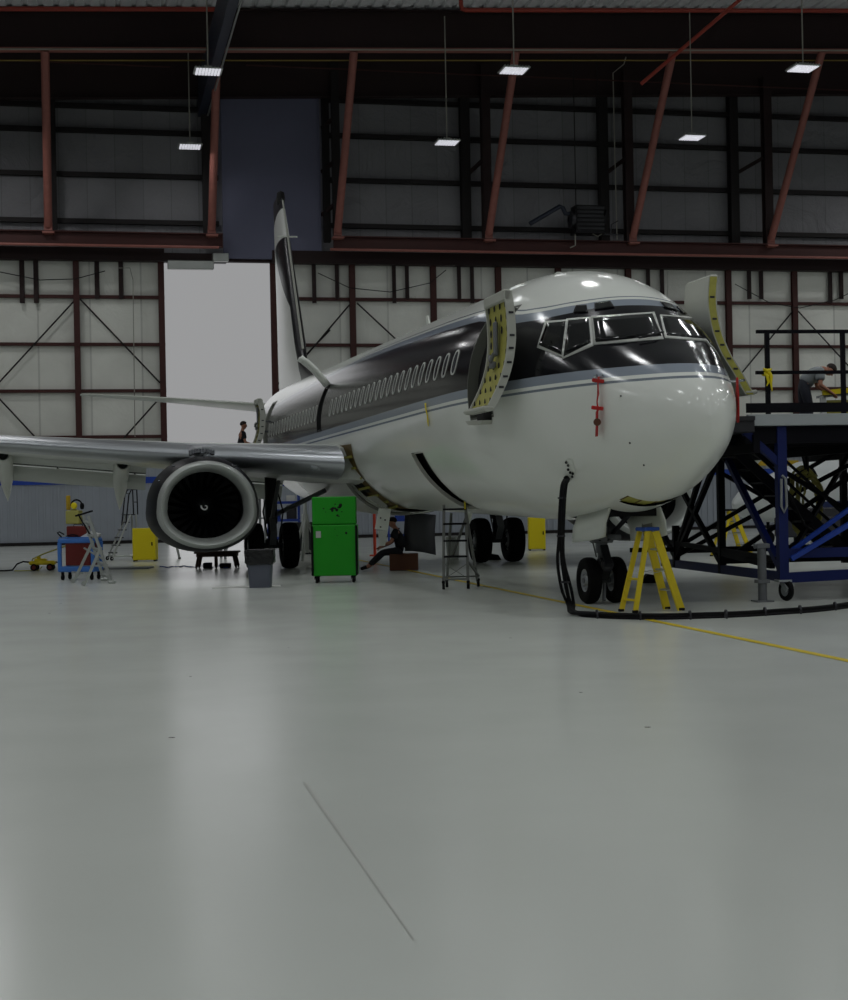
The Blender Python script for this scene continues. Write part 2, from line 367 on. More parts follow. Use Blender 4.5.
# header and rail beams
for (a, bq, lb) in ((SL, oa-.0, 'left'), (ob+.0, SR, 'right')):
    beam('header_beam', hp(a, .15, 12.55), hp(bq, .15, 12.55), .5, .55, 'dark_brown_steel', 'dark header beam over the lower wall, %s of the doorway' % lb)
beam('header_beam', hp(oa, -.0, 12.5), hp(ob, -.0, 12.5), .3, .35, 'dark_brown_steel', 'dark header beam over the bright doorway')
ibeam('rail_beam', hp(SL, 1.2, 13.05), hp(sa-.1, 1.2, 13.05), .4, .6, .05, 'rust_steel', 'rust-red rail beam under the upper wall, left of the grey tail door')
ibeam('rail_beam', hp(sb+.4, 1.2, 13.05), hp(SR, 1.2, 13.05), .4, .6, .05, 'rust_steel', 'rust-red rail beam under the upper wall, right of the grey tail door')
for (a, bq, lb) in ((SL, sa-.3, 'left'), (sb+.2, SR, 'right')):
    p, q = hp(a, 1.6, 12.7), hp(bq, 1.6, 12.7); mid = (p+q)/2; m = MB(); m.tube([p-mid, q-mid], .06, 10)
    tag(m.build('rail_pipe', 'strut_red', loc=mid), 'pale red pipe below the rail beam, %s of the tail door' % lb, kind='structure')
a = wp(167, 263, .3); b2 = wp(213, 270, .3)
m = MB(); m.box((0, 0, 0), (b2[0]-a[0], .3, a[1]-b2[1]+.1), bev=.03); m.box((b2[0]-a[0])*Vector((.5, 0, 0))+Vector((.3, 0, .35)), (.7, .4, .35), bev=.03)
tag(m.build('door_operator', 'aluminium', loc=hp((a[0]+b2[0])/2, .7, (a[1]+b2[1])/2), rz=PS), 'pale door operator box at the top left corner of the bright doorway', 'door operator')
# struts from roof girder down to the rail
for (x0, x1) in ((45, 48.5), (217, 212), (354, 338), (516, 489), (673, 633), (822, 771)):
    tp = wp(x0, 50, 5.5); bt = wp(x1, 241, 1.3); p, q = hp(tp[0], 5.5, zA(tp[0])-.05), hp(bt[0], 1.3, 13.55); mid = (p+q)/2
    m = MB(); m.tube([p-mid, q-mid], .17, 14); m.box(q-mid+Vector((0, 0, -.12)), (.34, .12, .5)); m.box(q-mid+Vector((0, 0, -.3)), (.5, .5, .08), rz=PS)
    tag(m.build('steel_strut', 'strut_red', loc=mid), 'leaning red pipe strut between roof girder and rail beam, its foot at the %s' %
        {45: 'far left of the wall', 217: 'left edge of the grey tail door', 354: 'right edge of the grey tail door', 516: 'wall above the airliner windows', 673: 'wall just right of the heater', 822: 'wall at the far right'}[x0], kind='structure')
# upper columns
for (x, d, w) in ((52, .4, .36), (207, .5, .42), (326, .5, .3), (336, 1.0, .34), (465, .3, .42), (486, 1.1, .4), (603, .3, .42), (628, 1.1, .4), (733, .3, .42), (767, 1.1, .4), (895, .3, .42)):
    s, _ = wp(x, 170, d); ibeam('wall_column', hp(s, d, 13.2), hp(s, d, 21.2), w, w, .05, 'dark_brown_steel' if d > 1 else 'dark_steelwork', up=NN)
    tag(bpy.context.scene.collection.objects[-1], 'dark steel column on the grey upper wall', group='columns of the upper wall')
for (x0, y0, x1, y1) in ((468, 174, 483, 160), (605, 174, 625, 159), (737, 173, 763, 158), (322, 128, 334, 118), (322, 172, 334, 162), (322, 215, 334, 205)):
    a = wp(x0, y0, .3); b2 = wp(x1, y1, 1.1); beam('knee_brace', hp(a[0], .3, a[1]), hp(b2[0], 1.1, b2[1]), .14, .14, 'dark_brown_steel', 'short dark knee brace between two columns of the upper wall', 'knee braces')
# roof girders
zg = zA(0); gh = zT(0)-zA(0)
ibeam('roof_girder', hp(SL, 5.5, zA(SL)+gh/2), hp(SR, 5.5, zA(SR)+gh/2), .5, gh, .05, 'dark_brown_steel', 'deep dark roof girder nearest the camera', stiff=3.2)
beam('girder_flange', hp(SL, 5.5, zA(SL)-.03), hp(SR, 5.5, zA(SR)-.03), .55, .06, 'strut_red', 'pinkish lower flange of the near roof girder')
zB = rz_(96, 98, .8); zb = zB(0)
ibeam('roof_girder', hp(SL, .8, (zB(SL)+ZR+KA*SL)/2), hp(SR, .8, (zB(SR)+ZR+KA*SR)/2), .4, ZR-zb, .05, 'dark_brown_steel', 'deep dark roof girder against the top of the upper wall', stiff=4.5)
ibeam('roof_girder', hp(SL, 14, ZR-.35+KA*SL), hp(SR, 14, ZR-.35+KA*SR), .35, .5, .05, 'dark_brown_steel', 'shallow roof girder high over the hangar')
def line(name, pts, r, mt, lb, cat='pipe'):
    mid = sum(pts, Vector())/len(pts); m = MB(); m.tube([p-mid for p in pts], r, 10)
    return tag(m.build(name, mt, loc=mid), lb, cat)
line('conduit', [hp(SL+.2, 5.9, zA(SL)-.12), hp(SR-.2, 5.9, zA(SR)-.12)], .035, 'conduit_pale', 'long pale conduit under the near roof girder', 'conduit')
line('conduit', [hp(SL+.2, 5.0, zA(SL)-.3), hp(SR-.2, 5.0, zA(SR)-.3)], .025, 'yellow_cable', 'thin yellowish conduit under the near roof girder', 'conduit')
line('conduit', [hp(wp(0, 64, 1.4)[0]-5, 1.4, wp(100, 64, 1.4)[1]), hp(wp(170, 64, 1.4)[0], 1.4, wp(100, 64, 1.4)[1])], .03, 'rust_steel', 'dark red pipe across the far girder at upper left', 'pipe')
line('conduit', [hp(wp(246, 64, 1.4)[0], 1.4, wp(246, 65, 1.4)[1]), hp(SR-.3, 1.4, wp(246, 65, 1.4)[1])], .03, 'rust_steel', 'dark red pipe across the far girder from the tail door to the right', 'pipe')
zP = rz_(9, 10.5, 7); c1 = wp(232, 8, 7); zz = zP(c1[0]); s1 = SL+.2
line('sprinkler_pipe', [hp(s1, 7, zP(s1)), hp(c1[0]-.15, 7, zz), hp(c1[0], 7, zz+.05), hp(c1[0]+.1, 7, zz+.2), hp(c1[0]+.1, 7, ZR-.1)], .09, 'sprinkler_red', 'red sprinkler pipe at the upper left, turning up at its end')
c1 = wp(461, 9.5, 7); zz = zP(c1[0])
line('sprinkler_pipe', [hp(c1[0], 7, ZR-.1), hp(c1[0], 7, zz+.2), hp(c1[0]+.05, 7, zz+.05), hp(c1[0]+.2, 7, zz), hp(SR-.2, 7, zP(SR-.2))], .09, 'sprinkler_red', 'red sprinkler pipe along the roof at the upper right')
a = wp(741, 0, 9); b2 = wp(641, 84, 6.3)
line('sprinkler_pipe', [hp(a[0]+.4, 9.5, a[1]+.4), hp(b2[0], 6.3, b2[1])], .08, 'sprinkler_red', 'red pipe slanting down from the roof in front of the girders')
# duct beam that runs out from the wall at upper left
s0 = wp(200, 118, .2)[0]; z0 = wp(200, 118, .2)[1]
m = MB(); m.prism([hp(s0-.1, .2, z0+.05), hp(s0+.25, .2, z0+.05), hp(s0+.25, .2, z0+1.6), hp(s0-.1, .2, z0+1.6)], NN*30)
tag(m.build('ceiling_beam', 'duct_blue'), 'dark blue-grey crane beam running out from the wall at upper left', kind='structure')
line('conduit', [hp(s0+.3, .3, z0), hp(s0+.3, 30, z0)], .04, 'aluminium', 'pale conduit along the foot of the dark blue-grey ceiling beam', 'conduit')
# thin vertical conduits on the wall
def drop(pts, d, mt, r, lb):
    return line('conduit', [hp(wp(x, y, d)[0], d, wp(x, y, d)[1]) for x, y in pts], r, mt, lb, 'conduit')
drop([(626, 57), (624, 64), (613, 73), (614, 120), (617, 240)], 1.2, 'conduit_pale', .025, 'thin conduit bending down the upper wall right of the heater')
drop([(118, 268), (130, 268), (133, 280), (135, 437)], .3, 'conduit_pale', .02, 'thin conduit down the lower wall left of the doorway')
drop([(0, 272), (40, 280), (75, 279), (105, 271)], .3, 'black_metal', .02, 'thin cable sagging under the header at the left')
drop([(318, 273), (350, 288), (390, 292), (430, 283), (446, 270)], .3, 'black_metal', .02, 'thin cable sagging under the header right of the tail fin')
drop([(735, 284), (770, 303), (800, 308), (835, 300), (860, 288)], .3, 'black_metal', .02, 'thin cable sagging under the header at the far right')

# pendant lamps -------------------------------------------------------
mat('lamp_led', 'ffffff', .4, emit='f4f4ff', es=.55)
def lamp(x, y, Z, lb, first=None):
    p = at(x, y, Z)
    if first: return copy_tree(first, loc=p, label=lb)
    t = thing('pendant_lamp', lb, 'lamp', p, PS, 'pendant lamps')
    m = MB(); m.tube([(0, 0, .2), (0, 0, ZR-p.z-.1)], .025, 8); m.build('suspension_rod', 'conduit_pale', t)
    m = MB(); m.box((0, 0, .13), (.3, .18, .16), bev=.02); m.box((0, 0, .04), (1.0, .86, .05), bev=.01)
    for k in range(9): m.box((-.44+k*.11, 0, .085), (.012, .84, .05))
    m.build('housing', 'aluminium', t)
    m = MB()
    for k in range(8): m.box((-.385+k*.11, 0, 0), (.085, .82, .03), bev=.01)
    m.build('led_panel', 'lamp_led', t)
    return t
L0 = lamp(208, 72, 53.5, 'pendant lamp in front of the blue-grey beam, upper of the two left lamps')
lamp(514, 71, 54.5, 'pendant lamp hanging before the strut at the middle of the picture', L0)
lamp(803, 69, 55, 'pendant lamp at the far right, highest in the picture', L0)
lamp(190, 147, 63, 'pendant lamp low against the upper wall left of the grey tail door', L0)
lamp(447, 143, 63, 'pendant lamp low against the upper wall at the middle of the picture', L0)
lamp(692, 138, 63.5, 'pendant lamp low against the upper wall between the two right struts', L0)
lamps = [o.location.copy() for o in C.objects if o.name.startswith('pendant_lamp')]

# unit heater ----------------------------------------------------------
hd = 1.6; c = wp(588, 219, hd); hl = hp(c[0], hd, c[1])
t = thing('unit_heater', 'dark unit heater with a bent flue on the upper wall', 'heater', hl, PS); t.scale = (1.25, 1.1, 1.1)
m = MB(); m.prism([(-.55, -.35, -.55), (-.55, .35, -.55), (.5, .35, -.55), (.5, -.35, -.55)], (0, 0, 1.0))
m.prism([(.5, -.35, -.45), (.5, .35, -.45), (.62, .35, -.05), (.62, -.35, -.05)], (0, 0, .4)); m.box((0, 0, .48), (1.1, .74, .06)); m.box((0, 0, -.6), (1.15, .74, .08))
m.build('casing', 'black_metal', t)
m = MB()
for k in range(6): m.box((0, -.37, -.45+k*.17), (1.0, .04, .09), M=Matrix.Rotation(.5, 4, 'X'))
m.build('louvre_panel', 'dark_steel', t)
m = MB(); m.lathe([(.36, 0), (.36, .14), (.1, .2)], 20, axisM((-.55, 0, -.05), (-1, 0, 0))); m.build('fan_guard', 'dark_steel', t)
m = MB(); m.tube([(-.6, 0, .2), (-.85, 0, .2), (-.95, 0, .45), (-1.05, 0, .5), (-2.2, 0, -.25)], .09, 12); m.build('flue_pipe', 'duct_blue', t)
m = MB(); m.tube([(-.5, 0, -.6), (-.5, 0, -1.1), (-.7, 0, -1.2)], .025, 8); m.build('gas_pipe', 'conduit_pale', t)
m = MB(); m.tube([(.1, -.2, -.64), (.3, -.2, -.75), (.5, -.2, -.6)], .02, 8); m.build('wire', 'conduit_pale', t)
m = MB()
for sx in (-.45, .45): m.tube([(sx, 0, .5), (sx, 0, ZR-hl.z-.1)], .02, 6)
m.build('hanger_rod', 'dark_steelwork', t)
m = MB(); m.bar((.5, 0, -.62), (1.1, 0, -.62), .05); m.bar((.85, 0, -.62), (.9, 0, -.2), .04); m.bar((.9, 0, -.2), (1.15, 0, -.05), .04); m.build('bracket', 'dark_steel', t)

# floor paint -----------------------------------------------------------
m = MB(); p, q = Vector((3.93, 14.17, .004)), Vector((1.0, 28.19, .004)); d = (q-p).normalized(); p2 = p-d*9; q2 = q+d*28; w = Vector((d.y, -d.x, 0))*.055
m.add([p2-w, p2+w, q2+w, q2-w], [(0, 1, 2, 3)]); tag(m.build('floor_line', 'line_yellow'), 'yellow guide line painted on the floor under the nose', kind='structure')
m = MB(); m.add([gnd(303, 783)+Vector((0, 0, .003)), gnd(307, 783)+Vector((0, 0, .003)), gnd(415, 940)+Vector((0, 0, .003)), gnd(413, 940)+Vector((0, 0, .003))], [(0, 1, 2, 3)])
mat('scratch', 'b4b6b0', .5); tag(m.build('floor_scratch', 'scratch'), 'faint pale scratch on the floor', kind='structure')
# ------------------------------------------------------------------ the airliner; local x aft, y to its right wing, z up
FT = [(0,2.62,2.62,0,2.62),(.04,2.80,2.42,.16,2.62),(.15,2.97,2.27,.31,2.62),(.4,3.17,2.1,.5,2.66),(.8,3.40,1.92,.72,2.73),(1.3,3.65,1.73,.95,2.83),
(1.8,3.97,1.56,1.13,2.93),(2.4,4.34,1.43,1.31,3.03),(3,4.65,1.34,1.46,3.12),(3.8,4.90,1.27,1.62,3.18),(4.8,5.06,1.22,1.76,3.22),(6,5.11,1.21,1.85,3.22),
(8,5.10,1.21,1.88,3.22),(28,5.10,1.22,1.88,3.22),(31,5.08,1.75,1.72,3.5),(34,5.0,2.6,1.3,3.85),(36.5,4.85,3.45,.78,4.15),(38.5,4.72,4.1,.32,4.4),(39,4.58,4.3,.1,4.44)]
FX = [f[0] for f in FT]; FC = [[f[k] for f in FT] for k in range(5)]
def prof(a): return tuple(pchip(FX, FC[k], a) for k in (1, 2, 3, 4))
def sp(a, ph, off=0.0):
    t, b, w, m = prof(a); s = math.sin(ph); w += off
    z = m+(t+off-m)*s if s >= 0 else m+(m-b+off)*s
    return Vector((a, w*math.cos(ph), z+K*(a-4)))
def sz(a, z, side=1, off=0.0):
    """point of the skin at station a and height z (true height), offset outwards"""
    t, b, w, m = prof(a); zb = z-K*(a-4); h = (t-m) if zb >= m else (m-b); q = max(-.999, min(.999, (zb-m)/h)); ph = math.asin(q)
    e = .01; P = Vector((a, w*math.cos(ph), z)); nr = Vector((0, math.cos(ph)/w, math.sin(ph)/h)).normalized()
    a2 = sp(a+e, ph); a1 = sp(a-e if a > e else a, ph); ta = (a2-a1).normalized(); nr = (nr-ta*nr.dot(ta)).normalized(); P += nr*off; P.y *= side; return P
def inside(p):
    if p.x <= 0 or p.x >= 39: return 1.0
    t, b, w, m = prof(p.x); zb = p.z-K*(p.x-4); h = (t-m) if zb >= m else (m-b); return (p.y/max(w, 1e-4))**2+((zb-m)/max(h, 1e-4))**2-1
RI = Matrix.Rotation(-(PI/2+TH), 4, 'Z')
def toloc(p): return RI @ (Vector(p)-Vector((N[0], N[1], 0)))
CL = toloc(CAM)
def hit(x, y, off=0.0):
    d = toloc(CAM+ray(x, y)*10)-CL; t = 1.2; prev = t; step = .02
    while t < 6:
        if inside(CL+d*t) < 0:
            lo, hi = prev, t
            for _ in range(18):
                md = (lo+hi)/2
                if inside(CL+d*md) < 0: hi = md
                else: lo = md
            p = CL+d*hi; e = .004
            g = Vector([inside(p+Vector(v))-inside(p-Vector(v)) for v in ((e, 0, 0), (0, e, 0), (0, 0, e))]).normalized()
            return p+g*off
        prev = t; t += step
    return None
def quadpatch(c, off, n=6):
    """four pixel corners traced on the skin (tl, tr, br, bl) -> rows of points"""
    rows = []
    for i in range(n+1):
        r = []; v = i/n
        for j in range(n+1):
            u = j/n
            x = (1-v)*((1-u)*c[0][0]+u*c[1][0])+v*((1-u)*c[3][0]+u*c[2][0]); y = (1-v)*((1-u)*c[0][1]+u*c[1][1])+v*((1-u)*c[3][1]+u*c[2][1])
            r.append(hit(x, y, off))
        rows.append(r)
    return rows
air = thing('airliner', 'white twin-engined airliner with a black band, nose towards the camera', 'airplane', (N[0], N[1], 0), PI/2+TH)

# livery material: bands by height along the body
lm = mat('livery', 'e9ebe6', .15, spec=.32); nt = lm.node_tree; bs = nt.nodes['Principled BSDF']
tc = nt.nodes.new('ShaderNodeTexCoord'); sx = nt.nodes.new('ShaderNodeSeparateXYZ'); nt.links.new(tc.outputs['Object'], sx.inputs['Vector'])
def mth(op, a, b=None, c=None):
    n = nt.nodes.new('ShaderNodeMath'); n.operation = op
    for i, v in enumerate((a, b, c)):
        if v is None: continue
        if isinstance(v, (int, float)): n.inputs[i].default_value = v
        else: nt.links.new(v, n.inputs[i])
    return n.outputs[0]
an = mth('DIVIDE', sx.outputs['X'], 40.0)
fc = nt.nodes.new('ShaderNodeFloatCurve'); nt.links.new(an, fc.inputs['Value']); cu = fc.mapping.curves[0]
tops = [(0, 4.25), (2.3, 4.22), (2.7, 4.15), (3.2, 4.12), (3.8, 4.14), (5.3, 4.35), (7.8, 4.46), (11.3, 4.58), (15.6, 4.68), (19, 4.62), (23, 4.52), (27, 4.42), (32, 4.5), (40, 4.9)]
pts = [(a/40, z-4) for a, z in tops]
cu.points[0].location = pts[0]; cu.points[1].location = pts[-1]
for p in pts[1:-1]: cu.points.new(*p)
for p in cu.points: p.handle_type = 'VECTOR'
fc.mapping.use_clip = False; fc.mapping.update()
top = mth('ADD', fc.outputs['Value'], 4.0)
z = sx.outputs['Z']
def band(lo, hi): return mth('MULTIPLY', mth('GREATER_THAN', z, lo), mth('LESS_THAN', z, hi))
def mixc(fac, A, B):
    n = nt.nodes.new('ShaderNodeMix'); n.data_type = 'RGBA'; nt.links.new(fac, n.inputs['Factor'])
    for s, v in (('A', A), ('B', B)):
        if isinstance(v, tuple): n.inputs[s].default_value = v
        else: nt.links.new(v, n.inputs[s])
    return n.outputs['Result']
nz = nt.nodes.new('ShaderNodeTexNoise'); nz.inputs['Scale'].default_value = .8; nz.inputs['Detail'].default_value = 4; nt.links.new(tc.outputs['Object'], nz.inputs['Vector'])
wc = mixc(nz.outputs['Fac'], srgb('e2e6dd'), srgb('eceee9'))
grey = srgb('8e97a2'); blk = srgb('101015'); g2 = srgb('7c858e')
col = mixc(band(3.14, 3.27), wc, grey)
col = mixc(band(3.055, 3.09), col, g2)
col = mixc(band(top, mth('ADD', top, .13)), col, grey)
col = mixc(band(mth('ADD', top, .18), mth('ADD', top, .2)), col, g2)
col = mixc(band(3.27, top), col, blk)
# white apron round the tail end (band ends before the cone)
nt.links.new(col, bs.inputs['Base Color'])
nb = nt.nodes.new('ShaderNodeTexNoise'); nb.inputs['Scale'].default_value = 1.1; nb.inputs['Detail'].default_value = 2; nt.links.new(tc.outputs['Object'], nb.inputs['Vector'])
bp = nt.nodes.new('ShaderNodeBump'); bp.inputs['Strength'].default_value = .03; bp.inputs['Distance'].default_value = .02; nt.links.new(nb.outputs['Fac'], bp.inputs['Height']); nt.links.new(bp.outputs['Normal'], bs.inputs['Normal'])
mat('skin_white', 'e2e6dd', .32, coat=.0, var=.03, vs=2); mat('cabin_dark', '0c0c0e', .7); mat('window_frame', 'd4d6d0', .35, .2)
mat('windshield_glass', '08090b', .08, spec=.4); mat('pane_glass', '3c4046', .12); mat('polished_metal', 'b8bcc0', .34, .8, bump=.06, bs=3)
mat('wing_grey', 'd4d8d2', .35, .1, var=.05); mat('cowl_dark', '0c0d12', .4, spec=.12); mat('lip_metal', 'b4b8b4', .38, .35); mat('fan_dark', '08090d', .5, 0, spec=.3)
mat('tyre', '0c0c0d', .8); mat('hub_grey', '9a9ea2', .45, .4); mat('gear_grey', '6e7174', .5, .2); mat('gear_dark', '24252a', .6, .2); mat('gap_black', '08080a', .9)
mat('jamb_light', '8a8c84', .5); mat('jamb_grey', '55574f', .5); mat('jamb_pale', 'bcbeb2', .5); mat('door_edge', 'b4b6ac', .45, var=.05); mat('lens', '9aa0a4', .1); mat('black_spot', '0a0a0b', .8)

# fuselage skin with real openings
OPEN = [(4.05, 4.9, 2.82, 4.42, 1), (4.05, 4.95, 2.75, 4.62, -1), (8.27, 9.18, 1.42, 2.42, 1), (17.9, 18.42, 3.3, 4.32, 1), (27.6, 28.45, 3.2, 4.6, 1)]
BAY = (2.68, 4.3, .36); HATCH = (1.86, 2.2, .4)
al = sorted(set([round(6*(i/46)**1.6, 4) for i in range(47)]+[6+.5*i for i in range(67)]+[o[0] for o in OPEN]+[o[1] for o in OPEN]+list(BAY[:2])+list(HATCH[:2])+[.25*i for i in range(65, 76)]))
NP = 200; rows = [[sp(a, 2*PI*k/NP) for k in range(NP)] for a in al]
m = MB(); m.add([v for r in rows for v in r], [], True); fs = []
for i in range(len(al)-1):
    for k in range(NP):
        k2 = (k+1) % NP; cc = (rows[i][k]+rows[i+1][k2]+rows[i][k2]+rows[i+1][k])/4; cut = False
        for (a0, a1, z0, z1, sd) in OPEN:
            if a0 < cc.x < a1 and z0 < cc.z < z1 and cc.y*sd > .2: cut = True
        if BAY[0] < cc.x < BAY[1] and abs(cc.y) < BAY[2] and cc.z < 2.2: cut = True
        if HATCH[0] < cc.x < HATCH[1] and abs(cc.y) < HATCH[2] and cc.z < 2.2: cut = True
        if not cut: fs.append((i*NP+k, i*NP+k2, (i+1)*NP+k2, (i+1)*NP+k))
m.add([], [], True); m.f = [list(f) for f in fs]; m.mi = [0]*len(fs); m.smooth = [True]*len(fs)
fus = m.build('fuselage', 'livery', air, ang=60)
# inner shell behind the openings, coloured black for the unlit cabin's shade
m = MB(); m.grid([[sp(a, 2*PI*k/60, -.16) for k in range(60)] for a in (.9, 1.4, 2.0, 2.6, 3.2, 4, 5, 6, 8, 12, 20, 28, 31, 34)], True, True)
m.build('cabin_shade_shell', 'cabin_dark', air, ang=0)
def jamb(o, mt='jamb_light', name='door_frame', dep=.16, lip=.05):
    a0, a1, z0, z1, sd = o; P = []
    n = 10
    P += [(a0+(a1-a0)*i/n, z0) for i in range(n)]+[(a1, z0+(z1-z0)*i/n) for i in range(n)]+[(a1-(a1-a0)*i/n, z1) for i in range(n)]+[(a0, z1-(z1-z0)*i/n) for i in range(n)]
    ca, cz = (a0+a1)/2, (z0+z1)/2
    e = [(a+math.copysign(lip, a-ca) if abs(a-ca) > (a1-a0)/2-.01 else a, zz+math.copysign(lip, zz-cz) if abs(zz-cz) > (z1-z0)/2-.01 else zz) for a, zz in P]
    m = MB(); m.grid([[sz(a, q, sd, .006) for a, q in e], [sz(a, q, sd, .008) for a, q in P], [sz(a, q, sd, -dep) for a, q in P]], True, False)
    return m.build(name, mt, air, ang=0)
jamb(OPEN[0], 'jamb_grey', lip=.03); jamb(OPEN[1], 'skin_white', lip=.04); jamb(OPEN[2], 'jamb_pale', 'cargo_door_frame', .06, .01); jamb(OPEN[3], 'black_spot', 'exit_frame', .1, .03); jamb(OPEN[4], 'jamb_light', lip=.06)
# nose gear bay and forward hatch linings
m = MB(); m.box((3.5, 0, 1.75), (1.6, .72, .9)); m.f = [f for i, f in enumerate(m.f) if i != 4 and i != 2] ; m.mi = m.mi[:len(m.f)]; m.smooth = m.smooth[:len(m.f)]
m.build('gear_bay', 'gap_black', air, ang=0)
m = MB(); m.grid([[sp(a, -PI/2+t, -.035) for t in (-.42, -.25, 0, .25, .42)] for a in (1.8, 1.95, 2.1, 2.26)]); m.build('nose_hatch_lining', 'primer', air)
m = MB()
for t in (-.3, -.1, .12, .3): m.tube([sp(1.86, -PI/2+t, -.04), sp(2.2, -PI/2+t, -.04)], .012, 6)
m.build('nose_hatch_rib', 'brown_primer', air)

mat('tyre', '0a0a0b', .85, spec=.15)
# cockpit glazing traced on the skin
def Z1(L): return [(520+a/3.533, 260+b/3.533) for a, b in L]
def grow(q, e):
    cx = sum(p[0] for p in q)/4; cy = sum(p[1] for p in q)/4; return [(x+math.copysign(e, x-cx), y+math.copysign(e, y-cy)) for x, y in q]
W1 = Z1([(262, 211), (464, 196), (497, 270), (272, 290)]); W2 = Z1([(176, 219), (242, 213), (250, 293), (160, 340)]); W3 = Z1([(100, 228), (161, 222), (147, 335), (72, 300)])
WP1 = Z1([(500, 199), (612, 210), (660, 282), (520, 267)])
def pane(name, rows, th=.012, mt='windshield_glass', lb=None, mir=False):
    if mir: rows = [[Vector((p.x, -p.y, p.z)) for p in r] for r in rows]
    m = MB(); m.grid(rows); o = m.build(name, mt, air, solid=th, soff=0)
    if lb: o['label'] = lb
    return o
for q, nm in ((W1, 'front'), (W2, 'side'), (W3, 'rear side')):
    for mir in ((False, True) if nm != 'front' else (False,)):
        pane('windshield_frame', quadpatch(grow(q, 2.9), .006), .016, 'window_frame', mir=mir)
        pane('windshield_pane', quadpatch(grow(q, -.6), .018), .012, mir=mir)
def pq(c, off, e, n=6):
    c = [(a+e*s*.05, p+e*q) for (a, p), s, q in zip(c, (1, 1, -1, -1), (-1, 1, 1, -1))]; R_ = []
    for i in range(n+1):
        v = i/n; R_.append([sp((1-v)*((1-u)*c[0][0]+u*c[1][0])+v*((1-u)*c[3][0]+u*c[2][0]), math.radians((1-v)*((1-u)*c[0][1]+u*c[1][1])+v*((1-u)*c[3][1]+u*c[2][1])), off) for u in [j/n for j in range(n+1)]])
    return R_
def clampatch(c, off, n=8):
    rows = []
    for i in range(n+1):
        r = []; v = i/n
        for j in range(n+1):
            u = j/n; x = (1-v)*((1-u)*c[0][0]+u*c[1][0])+v*((1-u)*c[3][0]+u*c[2][0]); y = (1-v)*((1-u)*c[0][1]+u*c[1][1])+v*((1-u)*c[3][1]+u*c[2][1])
            p = hit(x, y, off)
            if p is None:      # past the silhouette: carry the surface on from the last two points
                k = sz(r[-1].x+.09, r[-1].z, -1, off); p = k
            r.append(p)
        rows.append(r)
    return rows
WP1 = [(662, 317.5), (695, 320), (707.5, 339.5), (667, 336)]
pane('windshield_frame', clampatch(grow(WP1, 2.2), .006), .016, 'window_frame'); pane('windshield_pane', clampatch(grow(WP1, -.4), .018))
for q in (Z1([(198, 163), (236, 161), (240, 186), (190, 188)]), Z1([(264, 155), (318, 147), (334, 168), (264, 178)])):
    pane('eyebrow_window', quadpatch(q, .012), .012); pane('eyebrow_window', quadpatch(q, .012), .012, mir=True)
for (x0, y0, x1, y1) in ((272, 291, 410, 284), (420, 288, 505, 272)):
    p = [hit(520+(x0+(x1-x0)*k/6)/3.533, 260+(y0-6*(k > 4)+(y1-y0)*k/6)/3.533, .05) for k in range(7)]; m = MB(); m.tube(p, .012, 6); m.build('wiper', 'black_metal', air)
for q in (.2, -.95):
    m = MB(); m.tube([sz(1.62, 3.66, 1, .04)+Vector((0, 0, 0)), sz(1.75, 3.72, 1, .05)], .012, 6)

# cabin windows
WX = [5.67+.522*k for k in range(44)]
for k, a in enumerate(WX):
    if k in (22, 24, 23) or abs(a-18.15) < .45: continue
    if a > 27.2: continue
    zc = 3.745; hw, hh = .125, .2; ring = []; inn = []
    for j in range(20):
        t = 2*PI*j/20; cx_, sz_ = math.cos(t), math.sin(t); e = .72
        dx = hw*math.copysign(abs(cx_)**e, cx_); dz = hh*math.copysign(abs(sz_)**e, sz_); ring.append((a+dx, zc+dz)); inn.append((a+dx*.78, zc+dz*.86))
    m = MB(); m.grid([[sz(x, q, 1, .002) for x, q in ring], [sz(x, q, 1, .012) for x, q in ring], [sz(x, q, 1, .012) for x, q in inn], [sz(x, q, 1, .001) for x, q in inn]], True, True)
    f = m.build('cabin_window', 'window_frame', air)
    m = MB(); m.add([sz(x, q, 1, .006) for x, q in inn], [list(range(20))]); m.build('window_pane', 'pane_glass', f)

